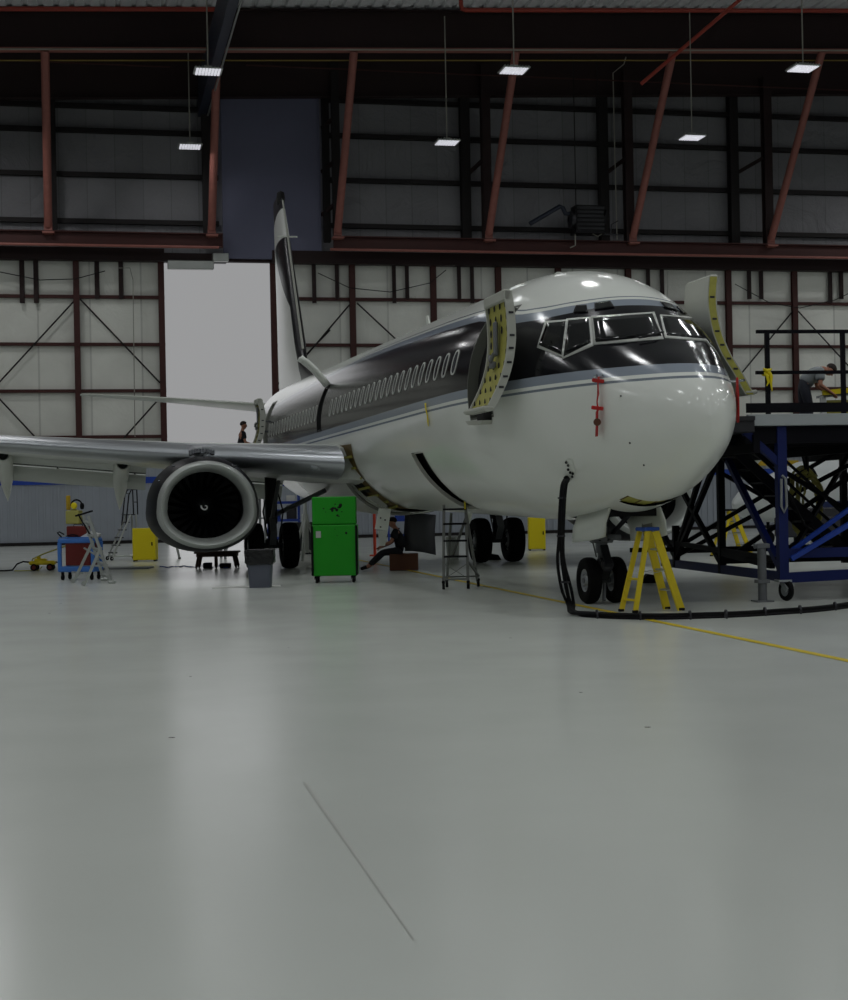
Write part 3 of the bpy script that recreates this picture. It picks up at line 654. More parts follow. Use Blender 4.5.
# open doors: shells swung forward, hollow side outwards
def door(side, name, a0, a1, zs, Rs, th, lb, holes=True):
    zt, zb_ = zs[0], zs[-1]; n = 18; zz = [zt+(zb_-zt)*i/n for i in range(n+1)]
    zr = list(reversed(zs)); Rr = list(reversed(Rs)); R = lambda q: pchip(zr, Rr, q)
    def P(a, q, o): return Vector((a, side*(R(q)+o), q))
    w = .045
    m = MB()   # outer skin (towards the body), edges, rim flanges
    sec = lambda q: [P(a0, q, th), P(a0, q, 0), P(a1, q, 0), P(a1, q, th), P(a1-w, q, th), P(a1-w, q, .03), P(a0+w, q, .03), P(a0+w, q, th)]
    rows = [sec(q) for q in zz]; m.grid(rows, True, True); m.add(rows[0], [list(range(8))]); m.add(rows[-1], [list(range(8))])
    m.sm = False
    d = m.build(name, 'door_edge', air, ang=40); d['label'] = lb
    m = MB(); m.grid([[P(a, q, th*.72) for a in (a0+w, (a0+a1)/2, a1-w)] for q in zz[1:-1]]); pn = m.build('lining_panel', 'primer', d)
    m = MB()
    for i in range(9):
        q = zt-.16-(zt-zb_-.3)*i/8
        for j in range(4):
            if i in (3, 4) and j in (1, 2): continue
            aa_ = a0+w+.07+(a1-a0-2*w-.14)*j/3; c = P(aa_, q, th*.72+.008)
            m.add([c+Vector((.045*math.cos(t), 0, .06*math.sin(t))) for t in [PI/4*k for k in range(8)]], [list(range(8))])
    m.build('lightening_hole', 'black_spot', d)
    m = MB(); c = P((a0+a1)/2, (zt+zb_)/2+.1, th+.02); m.box(c+Vector((0, 0, .12)), (.14, .05, .5), bev=.02); m.box(c+Vector((.05, side*.04, -.25)), (.22, .06, .1), bev=.02); m.tube([c+Vector((-.1, side*.06, -.1)), c+Vector((0, side*.08, -.2)), c+Vector((.12, side*.06, -.12))], .03, 8)
    m.build('door_handle', 'gear_grey', d)
    m = MB(); p = P(a0-.02, zt-.15, th/2); m.box(P((a0+a1)/2, zt-.05, th*.6), (a1-a0, th*.9, .16), bev=.02); m.build('door_gate', 'door_edge', d)
    m = MB(); m.box(P((a0+a1)/2, zb_+.04, th*.8), (a1-a0+.02, th*1.4, .06), bev=.02); m.build('door_gate', 'door_edge', d)
    m = MB()
    for q in (zt-.6, zb_+.45): m.tube([P(a1-.05, q, 0), sz(a1+.0, q, side, .0)], .03, 8)
    m.build('hinge_arm', 'gear_grey', d)
    m = MB()
    for q in (zt-.3, zt-.62, zt-.8, zt-1.0, zt-1.2, zt-1.35):
        c = Vector((a0-.004, side*(R(q)+th*.5), q)); m.box(c, (.012, .07, .03))
    m.build('latch_fitting', 'dark_steel', d)
    if side < 0: m = MB(); m.grid([[P(a0-.006, q, th*.12), P(a0-.006, q, th*.85)] for q in zz]); m.build('door_edge_seal', 'primer', d)
    return d
door(1, 'service_door', 3.0, 4.06, [4.5, 4.2, 3.9, 3.6, 3.3, 3.0, 2.82], [1.62, 1.58, 1.57, 1.60, 1.68, 1.82, 1.93], .12, 'open service door with a yellow-green perforated inner side')
door(-1, 'entry_door', 3.2, 4.05, [4.78, 4.45, 4.1, 3.7, 3.35, 3.05], [1.45, 1.42, 1.46, 1.6, 1.82, 2.0], .15, 'open entry door seen edge-on past the nose')
door(1, 'aft_door', 26.75, 27.55, [4.65, 4.2, 3.8, 3.3], [2.1, 2.02, 2.04, 2.2], .16, 'open aft service door')
# overwing hatch swung up
m = MB(); base = sz(18.16, 4.36, 1, .02)
arc = [base+Vector((0, .18*k/6*3.6+.0, .9*(k/6)-.25*(k/6)**2)) for k in range(7)]
m.grid([[p+Vector((dx, 0, 0)) for dx in (-.26, -.1, .1, .26)] for p in arc]); hx = m.build('overwing_exit', 'skin_white', air, solid=.09, soff=0); hx['label'] = 'overwing exit hatch swung up and open'
# small things on the body
def blade(a, h, c, zt=True, name='blade_antenna'):
    m = MB(); p = sp(a, PI/2 if zt else -PI/2, -.01); s = 1 if zt else -1
    m.prism([p+Vector((-c/2, -.02, 0)), p+Vector((c/2, -.02, 0)), p+Vector((c*.6, -.01, s*h)), p+Vector((c*.25, -.01, s*h))], (0, .035, 0)); m.build(name, 'skin_white', air)
blade(5.6, .09, .5); blade(14.6, .36, .3); blade(11.5, .22, .25, False)
m = MB(); m.prism([hit(567, 459, .006), hit(573, 459, .006), hit(576, 474, .006), hit(570, 478, .006)], (0, .004, 0)); pr = m.build('power_receptacle', 'skin_white', air)
m = MB()
for x, y in ((567, 462), (569, 465), (569, 469), (571, 472), (573, 476), (573.5, 473)): c = hit(x, y, .014); m.lathe([(.0, 0), (.02, 0), (.02, .01), (0, .012)], 8, axisM(c, (-.5, .8, -.3)))
m.build('socket', 'black_spot', pr)
for x, y in ((621, 396), (630, 443), (644, 465)):
    c = hit(x, y, 0); m = MB(); m.lathe([(0, .012), (.012, .01), (.014, 0)], 8, axisM(c, (-.6, .7, 0))); m.build('static_port', 'black_spot', air)
c = [hit(x, y, .01) for x, y in ((478, 409), (492, 408), (492, 421), (478, 422))]
m = MB(); m.add(c, [(0, 1, 2, 3)]); av = m.build('vent_opening', 'black_spot', air, solid=.01)
c = [hit(x, y, .01) for x, y in ((476, 421), (493, 420), (492, 424), (479, 425))]
m = MB(); m.prism([c[0], c[1], c[2], c[3]], (0, .16, 0)); m.build('vent_scoop', 'door_edge', av)
m = MB(); c = sz(1.4, 3.16, 1, 0); m.tube([c, c+Vector((-.02, .1, 0)), c+Vector((-.16, .12, 0))], .018, 8); m.box(c, (.1, .03, .06), bev=.01); m.build('pitot_probe', 'chrome', air)
m = MB(); c = sz(1.4, 3.1, -1, 0); m.tube([c, c+Vector((-.02, -.1, 0)), c+Vector((-.16, -.12, 0))], .018, 8); m.build('pitot_probe', 'chrome', air)

# wings -----------------------------------------------------------
def le(r): return lerp([1.0, 1.9, 2.7, 4.83, 17.16], [13.9, 14.75, 15.3, 16.9, 23.4], r)
def te(r): return lerp([1.0, 5.8, 17.16], [21.6, 22.5, 25.0], r)
def zl(r): return 2.42+.096*(r-2)
def airfoil(r, n=14, x0=0, x1=1, off=0):
    c = te(r)-le(r); th = lerp([1, 5.8, 17.2], [.135, .12, .10], r); up, lo = [], []
    for i in range(n+1):
        x = x0+(x1-x0)*(1-math.cos(PI/2*i/n)) if x0 == 0 else x0+(x1-x0)*i/n
        y = th/.2*(.2969*math.sqrt(x)-.126*x-.3516*x*x+.2843*x**3-.1015*x**4); cz = -.035*x+.02*math.sin(PI*x)
        up.append(Vector((le(r)+x*c, 0, (y+cz)*c+off))); lo.append(Vector((le(r)+x*c, 0, (-y*.85+cz)*c-off)))
    return up, lo
RS = [1.2, 1.9, 2.3, 2.7, 3.4, 4.2, 4.83, 5.8, 7, 8.5, 10, 12, 14, 16, 17.16]
for sd in (1, -1):
    lb = 'right' if sd > 0 else 'left'
    def wsec(r, x0, x1, off=0, n=14):
        u, l = airfoil(r, n, x0, x1, off); L = list(reversed(u))+l[(1 if x0 == 0 else 0):]
        return [Vector((p.x, sd*r, p.z+zl(r))) for p in L]
    m = MB(); rows = [wsec(r, .1, 1) for r in RS]; m.grid(rows, True); m.add(rows[-1], [list(range(len(rows[-1])))]); wg = m.build('wing', 'wing_grey', air)
    m = MB(); m.grid([wsec(r, 0, .135, .006, 8) for r in RS if r >= 1.9]); m.build('leading_edge', 'polished_metal', wg)
    def flap(r0, r1, n=5):
        rows1, rows2 = [], []
        for i in range(n+1):
            r = r0+(r1-r0)*i/n; a = te(r)-.25; q = zl(r)-.10
            rows1.append([Vector((a+dx, sd*r, q+dz)) for dx, dz in ((0, .06), (.1, .1), (.35, -.04), (.62, -.26), (.32, -.14), (.08, -.02))])
            rows2.append([Vector((a+.62+dx, sd*r, q-.3+dz)) for dx, dz in ((0, .02), (.1, .04), (.3, -.12), (.5, -.36), (.22, -.2), (.03, -.04))])
        for rw, nm in ((rows1, 'flap'), (rows2, 'aft_flap')):
            m = MB(); m.grid(rw, True); m.add(rw[0], [list(range(6))]); m.add(rw[-1], [list(range(6))]); m.build(nm, 'wing_grey', wg, ang=30)
        m = MB()
        for k in range(max(1, n//3)): r = r0+(r1-r0)*(k+.5)/max(1, n//3); m.tube([(te(r)-.3, sd*r, zl(r)-.0), (te(r)+.5, sd*r, zl(r)-.4)], .03, 6)
        m.tube([(te(r0)+.3, sd*r0, zl(r0)-.32), (te(r1)+.3, sd*r1, zl(r1)-.32)], .025, 6); m.build('flap_linkage', 'gear_dark', wg)
    flap(2.2, 4.3); flap(5.7, 6.25, 1); flap(6.45, 12.4, 6)
    for r in (6.35, 9.25, 12.3):
        a0 = te(r)-1.5; q0 = zl(r)-.02; m = MB(); rows = []
        for f, w, h in ((0, .15, .16), (.12, .19, .2), (.3, .2, .24), (.5, .2, .27), (.7, .17, .25), (.88, .09, .14), (1, .01, .02)):
            c = Vector((a0+f*2.9, sd*r, q0-.14-f*f*1.15)); rows.append([c+Vector((0, w*math.cos(t), h*math.sin(t))) for t in [2*PI*k/14 for k in range(14)]])
        m.grid(rows, True); fr = m.build('flap_fairing', 'skin_white', air)
        m = MB(); c = Vector((a0-.01, sd*r, q0-.14)); m.add([c+Vector((0, .13*math.cos(t), .14*math.sin(t))) for t in [2*PI*k/14 for k in range(14)]], [list(range(14))]); m.box(c+Vector((-.05, 0, 0)), (.12, .06, .1)); m.build('fairing_opening', 'black_spot', fr)
    # landing light in the root
    m = MB(); r = 2.45; c = Vector((le(r)+.1, sd*r, zl(r)-.02)); m.lathe([(0, .06), (.11, .05), (.16, 0), (.17, -.04)], 18, axisM(c, (-.8, sd*.35, 0))); m.build('landing_light', 'lens', wg)
# wing to body fairing, its front panel removed
def fsec(a, e):
    P = []
    for i in range(25):
        ph = -PI/2+(PI*.78)*(i/24-.5); b = sp(a, ph); k = math.cos(ph+PI/2); f = e*(1+.35*k)
        f = e*max(0, k)**1.5; P.append(Vector((a, b.y*(1+f*.5), b.z-max(0, k)*f*.35)))
    return P
m = MB(); FAA = [(16.3, .22), (16.5, .3), (16.9, .42), (18, .5), (20, .5), (22, .42), (23.5, .25), (25, .02)]
m.grid([fsec(a, e) for a, e in FAA]); m.build('belly_fairing', 'skin_white', air, solid=.02)
m = MB(); rows = []
for i in range(9):
    t = i/8; ph0 = math.radians(-16-62*t); af = lerp([0, .2, .4, .7, 1], [14.4, 14.8, 15.0, 15.0, 15.3], t); rows.append([sp(af, ph0, .012), sp(af+.4, ph0, .02), sp(16.35, ph0, .02)])
m.grid(rows); op = m.build('fairing_gap', 'brown_primer', air); op['label'] = 'olive-brown bay where the wing root fairing panel is off'
m = MB()
for i in range(1, 8):
    t = i/8; ph0 = math.radians(-16-62*t); af = lerp([0, .2, .4, .7, 1], [14.4, 14.8, 15.0, 15.0, 15.3], t); m.bar(sp(af+.1, ph0, .03), sp(16.05, ph0, .1), .04, .05)
m.build('frame_rib', 'primer', op)
m = MB(); m.tube([sp(16.28, math.radians(-30-56*k/10), .1+.1*math.sin(k/10*PI)) for k in range(11)], .04, 8); m.build('fairing_rim', 'jamb_light', op)
m = MB(); m.grid([[sp(a, math.radians(-18-34*t), .035) for t in (0, .25, .5, .75, 1)] for a in (15.45, 15.9, 16.32)]); m.build('bay_shade_patch', 'gap_black', op)  # black patch on the skin, painting the shade of the hollow

# engines -----------------------------------------------------------
mat('spiral_white', 'd8d8d8', .5)
for sd in (1, -1):
    R0 = 4.84 if sd > 0 else 5.15; ZC = 1.57
    eng = MB()
    def ring(a, R, n=48, fl=.06):
        out = []
        for k in range(n):
            t = 2*PI*k/n; c, s = math.cos(t), math.sin(t); y = R*1.02*c; q = R*s*(.93 if s > 0 else .93-fl*abs(s)**2)
            if s < 0: y *= 1+.05*math.sin(min(1, -s)*PI)
            out.append(Vector((a, sd*R0+y, ZC+q+.0*(a-15))))
        return out
    en = thing('engine', None, None); en.parent = air
    m = MB(); m.grid([ring(a, R) for a, R in ((14.99, 1.035), (15.2, 1.1), (15.7, 1.16), (16.5, 1.175), (17.4, 1.12), (18.1, 1.0), (18.5, .92), (18.5, .86), (18.0, .84))], True); m.build('cowl', 'cowl_dark', en)
    m = MB(); m.grid([ring(a, R, fl=.04) for a, R in ((15.0, 1.032), (14.9, 1.01), (14.83, .975), (14.8, .94), (14.83, .89), (14.92, .845), (15.1, .805), (15.35, .785))], True)
    m.m = 1; m.grid([[Vector((p.x, p.y, p.z)) for p in ring(a, R, fl=.02)] for a, R in ((15.35, .785), (15.7, .8), (15.95, .82))], True); m.build('inlet_lip', ['lip_metal', 'fan_dark'], en)
    m = MB(); cx = 15.78
    m.add([Vector((cx+.22, sd*R0+.81*math.cos(t), ZC-.02+.77*math.sin(t))) for t in [2*PI*k/40 for k in range(40)]], [list(range(40))])
    for k in range(24):
        t = 2*PI*k/24; u = Vector((0, math.cos(t), math.sin(t))); v = Vector((0, -math.sin(t), math.cos(t))); ct = Vector((cx, sd*R0, ZC-.02)); rows = []
        for i in range(6):
            f = i/5; r = .2+.56*f; w = .05+.05*f; tw = .9-.5*f; sh = v*(.1*f*f)
            rows.append([ct+u*r+sh+v*w*math.sin(-tw)*q+Vector((w*math.cos(tw)*q*1.2, 0, 0)) for q in (-1, 1)])
        m.grid(rows)
    fn = m.build('fan', 'fan_dark', en)
    m = MB(); m.lathe([(.24, 0), (.235, .05), (.2, .14), (.13, .24), (.06, .31), (0, .34)], 32, axisM((cx-.02, sd*R0, ZC-.02), (-1, 0, 0))); sn = m.build('spinner', 'fan_dark', en)
    m = MB(); pts = []
    for i in range(26):
        f = i/25; t = 1.2+f*5.4; r = .015+.07*f; h = .34-.0*r; h = lerp([0, .06, .13, .2, .235], [.34, .31, .24, .14, .05], r)+.012; pts.append(Vector((cx-.02-h, sd*R0+r*math.cos(t), ZC-.02+r*math.sin(t))))
    m.tube(pts, [.008+.012*i/25 for i in range(26)], 8); m.build('spiral_mark', 'spiral_white', en)
    m = MB(); m.grid([ring(a, R) for a, R in ((18.0, .62), (18.9, .55), (19.6, .42), (19.6, .36))], True); m.lathe([(.3, 0), (.2, .4), (.02, .8)], 20, axisM((19.3, sd*R0, ZC), (1, 0, 0))); m.build('exhaust_nozzle', 'dark_steel', en)
    m = MB(); rows = []
    for a, zt_, zb_, w in ((15.9, 2.68, 2.6, .05), (16.3, 2.8, 2.5, .16), (17, 2.92, 2.4, .2), (18, 2.95, 2.2, .2), (19.5, 2.8, 2.0, .18), (21, 2.5, 2.2, .05)):
        rows.append([Vector((a, sd*R0+w*y, q)) for y, q in ((-1, zb_), (-1, zt_-.08), (-.5, zt_), (.5, zt_), (1, zt_-.08), (1, zb_))])
    m.grid(rows, True); m.build('pylon', 'polished_metal', en)
    m = MB()
    for k in range(9): t = -.9+1.8*k/8; m.box((16.0+.02*k, sd*R0+.3*math.sin(t), 2.66+.12*math.cos(t)), (.3, .08, .12), bev=.02)
    m.build('pylon_bracket', 'chrome', en)
    m = MB()
    for t in (.55, .95, 1.57, 2.2, 2.7): m.box((15.35, sd*R0+1.14*math.cos(t), ZC+1.06*math.sin(t)), (.06, .05, .03), bev=.01)
    m.build('cowl_latch', 'chrome', en)

# tail --------------------------------------------------------------
fm_ = mat('fin_paint', 'e6e8e4', .3); nt = fm_.node_tree; bs = nt.nodes['Principled BSDF']
tc = nt.nodes.new('ShaderNodeTexCoord'); sx = nt.nodes.new('ShaderNodeSeparateXYZ'); nt.links.new(tc.outputs['Object'], sx.inputs['Vector']); z = sx.outputs['Z']
ledge = mth('MULTIPLY_ADD', mth('SUBTRACT', z, 6.5), .70, 32.25)       # leading edge station at this height
dd = mth('SUBTRACT', sx.outputs['X'], ledge)
wd = mth('MULTIPLY_ADD', mth('MAXIMUM', mth('SUBTRACT', z, 8.3), 0.0), .95, .4)
b1 = mth('MULTIPLY', mth('LESS_THAN', dd, wd), mth('LESS_THAN', z, 10.95))
b2_ = mth('GREATER_THAN', mth('MULTIPLY_ADD', dd, .1, z), 12.1)
col = mixc(mth('MAXIMUM', b1, b2_), srgb('e6e8e4'), srgb('14151c')); nt.links.new(col, bs.inputs['Base Color'])
def lesec(aL, aT, q, th, n=10):
    c = aT-aL; P = []
    for i in range(n+1): x = (i/n)**1.6; P.append((x, th*(1.48*math.sqrt(x)-.63*x-1.758*x*x+1.42*x**3-.507*x**4)))
    return [Vector((aL+x*c, y*c, q)) for x, y in reversed(P)]+[Vector((aL+x*c, -y*c, q)) for x, y in P[1:-1]]
m = MB(); rows = [lesec(28.6, 38.2, 5.35, .03), lesec(30.5, 38.2, 5.75, .035), lesec(31.9, 38.2, 6.2, .07), lesec(32.6, 38.3, 7.0, .1), lesec(34, 38.45, 9, .1), lesec(35.4, 38.65, 11, .1), lesec(36.3, 38.8, 12.3, .09), lesec(36.9, 38.8, 12.75, .05)]
m.grid(rows, True); m.add(rows[-1], [list(range(len(rows[-1])))]); m.build('tail_fin', 'fin_paint', air)
m = MB(); m.tube([(32.35, 0, 6.7), (33.9, 0, 8.9), (35.2, 0, 10.8), (36.35, 0, 12.4)], [.045, .04, .035, .03], 10); m.build('fin_leading_edge', 'door_edge', air)
m = MB(); m.lathe([(0, -.5), (.16, -.42), (.2, -.1), (.17, .12), (0, .22)], 14, Matrix.Translation((36.85, 0, 12.68)) @ Matrix.Diagonal((1.3, .75, .8, 1))); m.build('fin_tip', 'black_spot', air)
m = MB(); m.tube([(35.4, -.35, 10.95), (35.4, .35, 10.95)], .03, 6); m.build('fin_antenna', 'skin_white', air)
for sd in (1, -1):
    m = MB(); rows = []
    for r, aL, aT, q in ((.4, 34.2, 38.4, 4.95), (1.2, 34.6, 38.3, 5.03), (4, 36.2, 38.5, 5.35), (6.8, 37.7, 38.9, 5.62), (7.15, 38.1, 38.95, 5.65)):
        rows.append([Vector((p.x, sd*r, q+p.y)) for p in lesec(aL, aT, 0, .055)])
    m.grid(rows, True); m.add(rows[-1], [list(range(len(rows[-1])))]); m.build('tailplane', 'skin_white', air)

# landing gear -------------------------------------------------------
def wheel(parent, p, R, w, hubR, mt='tyre', lb=None):
    m = MB(); hw = w/2
    pr = [(hubR, -hw*.72), (hubR+.03, -hw*.9), (R*.8, -hw), (R*.93, -hw*.9), (R*.985, -hw*.6), (R, -hw*.25), (R, hw*.25), (R*.985, hw*.6), (R*.93, hw*.9), (R*.8, hw), (hubR+.03, hw*.9), (hubR, hw*.72)]
    M = axisM(p, (0, 1, 0)); m.lathe(pr, 36, M); ty = m.build('wheel', mt, parent)
    m = MB()
    for s in (-1, 1):
        m.lathe([(hubR+.005, s*hw*.74), (hubR*.9, s*hw*.6), (hubR*.55, s*hw*.45), (hubR*.4, s*hw*.8), (0, s*hw*.85)], 24, M)
        for k in range(8): t = 2*PI*k/8; m.lathe([(0, s*hw*.75), (hubR*.09, s*hw*.75), (hubR*.09, s*hw*.5)], 6, M @ Matrix.Translation((hubR*.7*math.cos(t), hubR*.7*math.sin(t), 0)))
    m.build('hub', 'hub_grey', parent); return ty
ng = thing('nose_gear', None, None); ng.parent = air
for y in (.205, -.205): wheel(ng, (4, y, .345), .345, .2, .17)
m = MB(); m.tube([(4, 0, .345), (4, 0, 1.9)], .06, 14); m.tube([(4, 0, .75), (4, 0, 1.9)], .09, 14); m.tube([(4, -.3, .345), (4, .3, .345)], .045, 10); m.box((4, 0, .95), (.24, .3, .1), bev=.02); m.build('strut', 'gear_grey', ng)
m = MB(); m.bar((3.9, 0, .36), (3.72, 0, .6), .12, .04); m.bar((3.72, 0, .6), (3.9, 0, .86), .12, .04); m.tube([(4, .05, .9), (3.1, .18, 1.4)], .035, 8); m.tube([(4, -.05, .9), (3.1, -.18, 1.4)], .035, 8); m.build('torque_link', 'gear_dark', ng)
m = MB(); m.box((3.88, 0, .58), (.14, .2, .2), bev=.02); m.lathe([(.09, 0), (.1, .05), (.06, .07), (0, .06)], 16, axisM((3.8, 0, .58), (-1, 0, 0))); m.build('taxi_light', 'dark_steel', ng)
m = MB(); m.bar((3.3, 0, 1.0), (4.7, .0, 1.02), .1, .06); m.tube([(3.9, .12, .7), (3.75, .22, .9), (3.9, .18, 1.1)], .012, 6); m.tube([(3.9, .0, .3), (3.8, .05, .05)], .03, 6); m.box((4.0, .12, .99), (.9, .12, .07), bev=.01); m.build('steering_actuator', 'gear_grey', ng)
for sd in (1, -1):
    m = MB(); y0, y1 = (.37, .46); rows = []
    for f in (0, .5, 1): rows.append([Vector((a, sd*(y0+(y1-y0)*f+.03*math.sin(f*PI)), sp(a, -PI/2+.2).z+.02-.40*f)) for a in (2.6, 2.75, 3.3, 3.8, 3.95)])
    m.grid(rows); m.build('gear_door', 'skin_white', ng, solid=.035)
    m = MB(); m.lathe([(0, 0), (.18, 0), (.2, .01)], 20, axisM((3.2, sd*.42, 1.15), (0, -sd, 0))); (m.build('stiffener_ring', 'jamb_light', ng) if sd < 0 else None)
for sd in (1, -1):
    mg = thing('main_gear', None, None); mg.parent = air
    for y in (2.43, 3.29): wheel(mg, (19.6, sd*y, .565), .565, .4, .26)
    m = MB(); m.tube([(19.6, sd*2.86, .565), (19.6, sd*2.86, 2.2)], .09, 14); m.tube([(19.6, sd*2.86, 1.1), (19.6, sd*2.86, 2.3)], .15, 14); m.tube([(19.6, sd*2.4, .565), (19.6, sd*3.3, .565)], .07, 10)
    m.box((19.6, sd*2.86, .62), (.3, .3, .25), bev=.04); m.build('strut', 'gear_dark', mg)
    m = MB(); m.tube([(19.6, sd*2.8, 1.3), (19.6, sd*1.5, 1.9)], .06, 8); m.tube([(19.5, sd*2.86, 1.2), (18.2, sd*2.86, 2.1)], .05, 8); m.bar((19.4, sd*2.86, .6), (19.15, sd*2.86, .9), .16, .04); m.bar((19.15, sd*2.86, .9), (19.4, sd*2.86, 1.25), .16, .04); m.build('side_brace', 'gear_grey', mg)
    m = MB(); rows = [[Vector((19.1+dx, sd*(3.55+.04*i), 2.2-.5*i)) for dx in (0, .5, 1)] for i in range(3)]; m.grid(rows); m.build('gear_door', 'skin_white', mg, solid=.03)
    m = MB()
    for y in (2.43, 3.29): m.lathe([(.22, -.16), (.24, 0), (.22, .16)], 20, axisM((19.6, sd*y, .565), (0, 1, 0)))
    m.tube([(19.3, sd*2.7, .8), (19.35, sd*2.6, 1.4), (19.45, sd*2.75, 2.0)], .02, 6); m.tube([(19.3, sd*3.0, .8), (19.3, sd*3.1, 1.4), (19.45, sd*2.95, 2.0)], .02, 6)
    m.build('brake', 'gear_dark', mg)
# access panels hanging open under the belly
def hang(px, Z, mt, lb=None, th=.03, mtname='access_panel', cuts=False):
    P = [toloc(at(x, y, Z)) for x, y in px]; m = MB(); m.prism(P, (0, th, 0)) if not cuts else None
    if cuts: m.prism(P, (th, 0, 0))
    o = m.build(mtname, mt, air); 
    if lb: o['label'] = lb
    return o
h1 = hang([(379, 508), (391, 509), (388, 531), (375, 529)], 33.3, 'skin_white', 'white access panel hanging open by the sitting man', cuts=True)
m = MB()
for x, y in ((380.5, 518), (385, 520), (380.5, 527)): m.lathe([(.018, 0), (.018, .02), (0, .02)], 8, axisM(toloc(at(x, y, 33.25)), (-1, 0, 0)))
m.build('fastener', 'black_spot', h1)
hang([(378, 530), (388, 531), (385, 546), (380, 546)], 34.2, 'skin_white', cuts=True)
hang([(366, 497), (376, 496), (388, 506), (384, 508)], 33.0, 'jamb_light', cuts=True)
P = [toloc(at(x, y, 35.0)) for x, y in ((405, 514), (413, 514), (425, 514), (436, 515))]; Q = [toloc(at(x, y, 35.0)) for x, y in ((405, 551), (413, 551), (425, 552.5), (436, 555))]
mat('panel_grey', '4a4b50', .45, .2, var=.15, vs=4)
m = MB(); m.grid([P, [(a+b)/2+Vector((.12, 0, 0)) for a, b in zip(P, Q)], Q]); m.build('belly_panel', 'panel_grey', air, solid=.03)
# ------------------------------------------------------------------ things on the floor
def skin_fig(name, chains, mt, parent, root=None):
    """one continuous skinned surface from chains of (point, radius)"""
    V, R, Ed, idx = [], [], [], {}
    def vid(p, r):
        k = tuple(round(c, 4) for c in p)
        if k not in idx: idx[k] = len(V); V.append(Vector(p)); R.append(r)
        return idx[k]
    for ch in chains:
        pr = None
        for p, r in ch:
            i = vid(p, r)
            if pr is not None and pr != i: Ed.append((pr, i))
            pr = i
    me = bpy.data.meshes.new(name); me.from_pydata(V, Ed, []); o = bpy.data.objects.new(name, me); C.objects.link(o); o.parent = parent
    me.skin_vertices or me.attributes
    sk = o.modifiers.new('skin', 'SKIN'); sk.use_smooth_shade = True; sk.branch_smoothing = .6
    if not me.skin_vertices:
        bpy.context.view_layer.objects.active = o; bpy.ops.mesh.customdata_skin_add()
    d = me.skin_vertices[0].data
    for i, r in enumerate(R): d[i].radius = (r if isinstance(r, tuple) else (r, r)); d[i].use_root = (i == 0)
    sb = o.modifiers.new('sub', 'SUBSURF'); sb.levels = sb.render_levels = 2
    dg = bpy.context.evaluated_depsgraph_get(); me2 = bpy.data.meshes.new_from_object(o.evaluated_get(dg)); o.modifiers.clear(); o.data = me2
    me2.materials.clear(); me2.materials.append(MATS[mt]); me2.polygons.foreach_set('use_smooth', [True]*len(me2.polygons)); return o
def L3(a, b, f): a, b = Vector(a), Vector(b); return a+(b-a)*f
def hand(at_, d, up, r=.009):
    """chains of palm, five fingers and thumb; d pointing along the fingers"""
    at_, d, up = Vector(at_), Vector(d).normalized(), Vector(up).normalized(); s = d.cross(up).normalized(); out = []
    palm = at_+d*.07; out.append([(at_, .024), (palm, .03)])
    for k, ln in ((-1.5, .065), (-.5, .08), (.5, .075), (1.5, .058)):
        b0 = palm+d*.02+s*k*.019; out.append([(palm, .03), (b0, r+.002), (b0+d*ln*.5-up*.008, r), (b0+d*ln*.85-up*.03, r*.85)])
    b0 = at_+d*.03-s*.03; out.append([(at_+d*.035, .026), (b0, r+.003), (b0+d*.04-s*.02, r)])
    return out
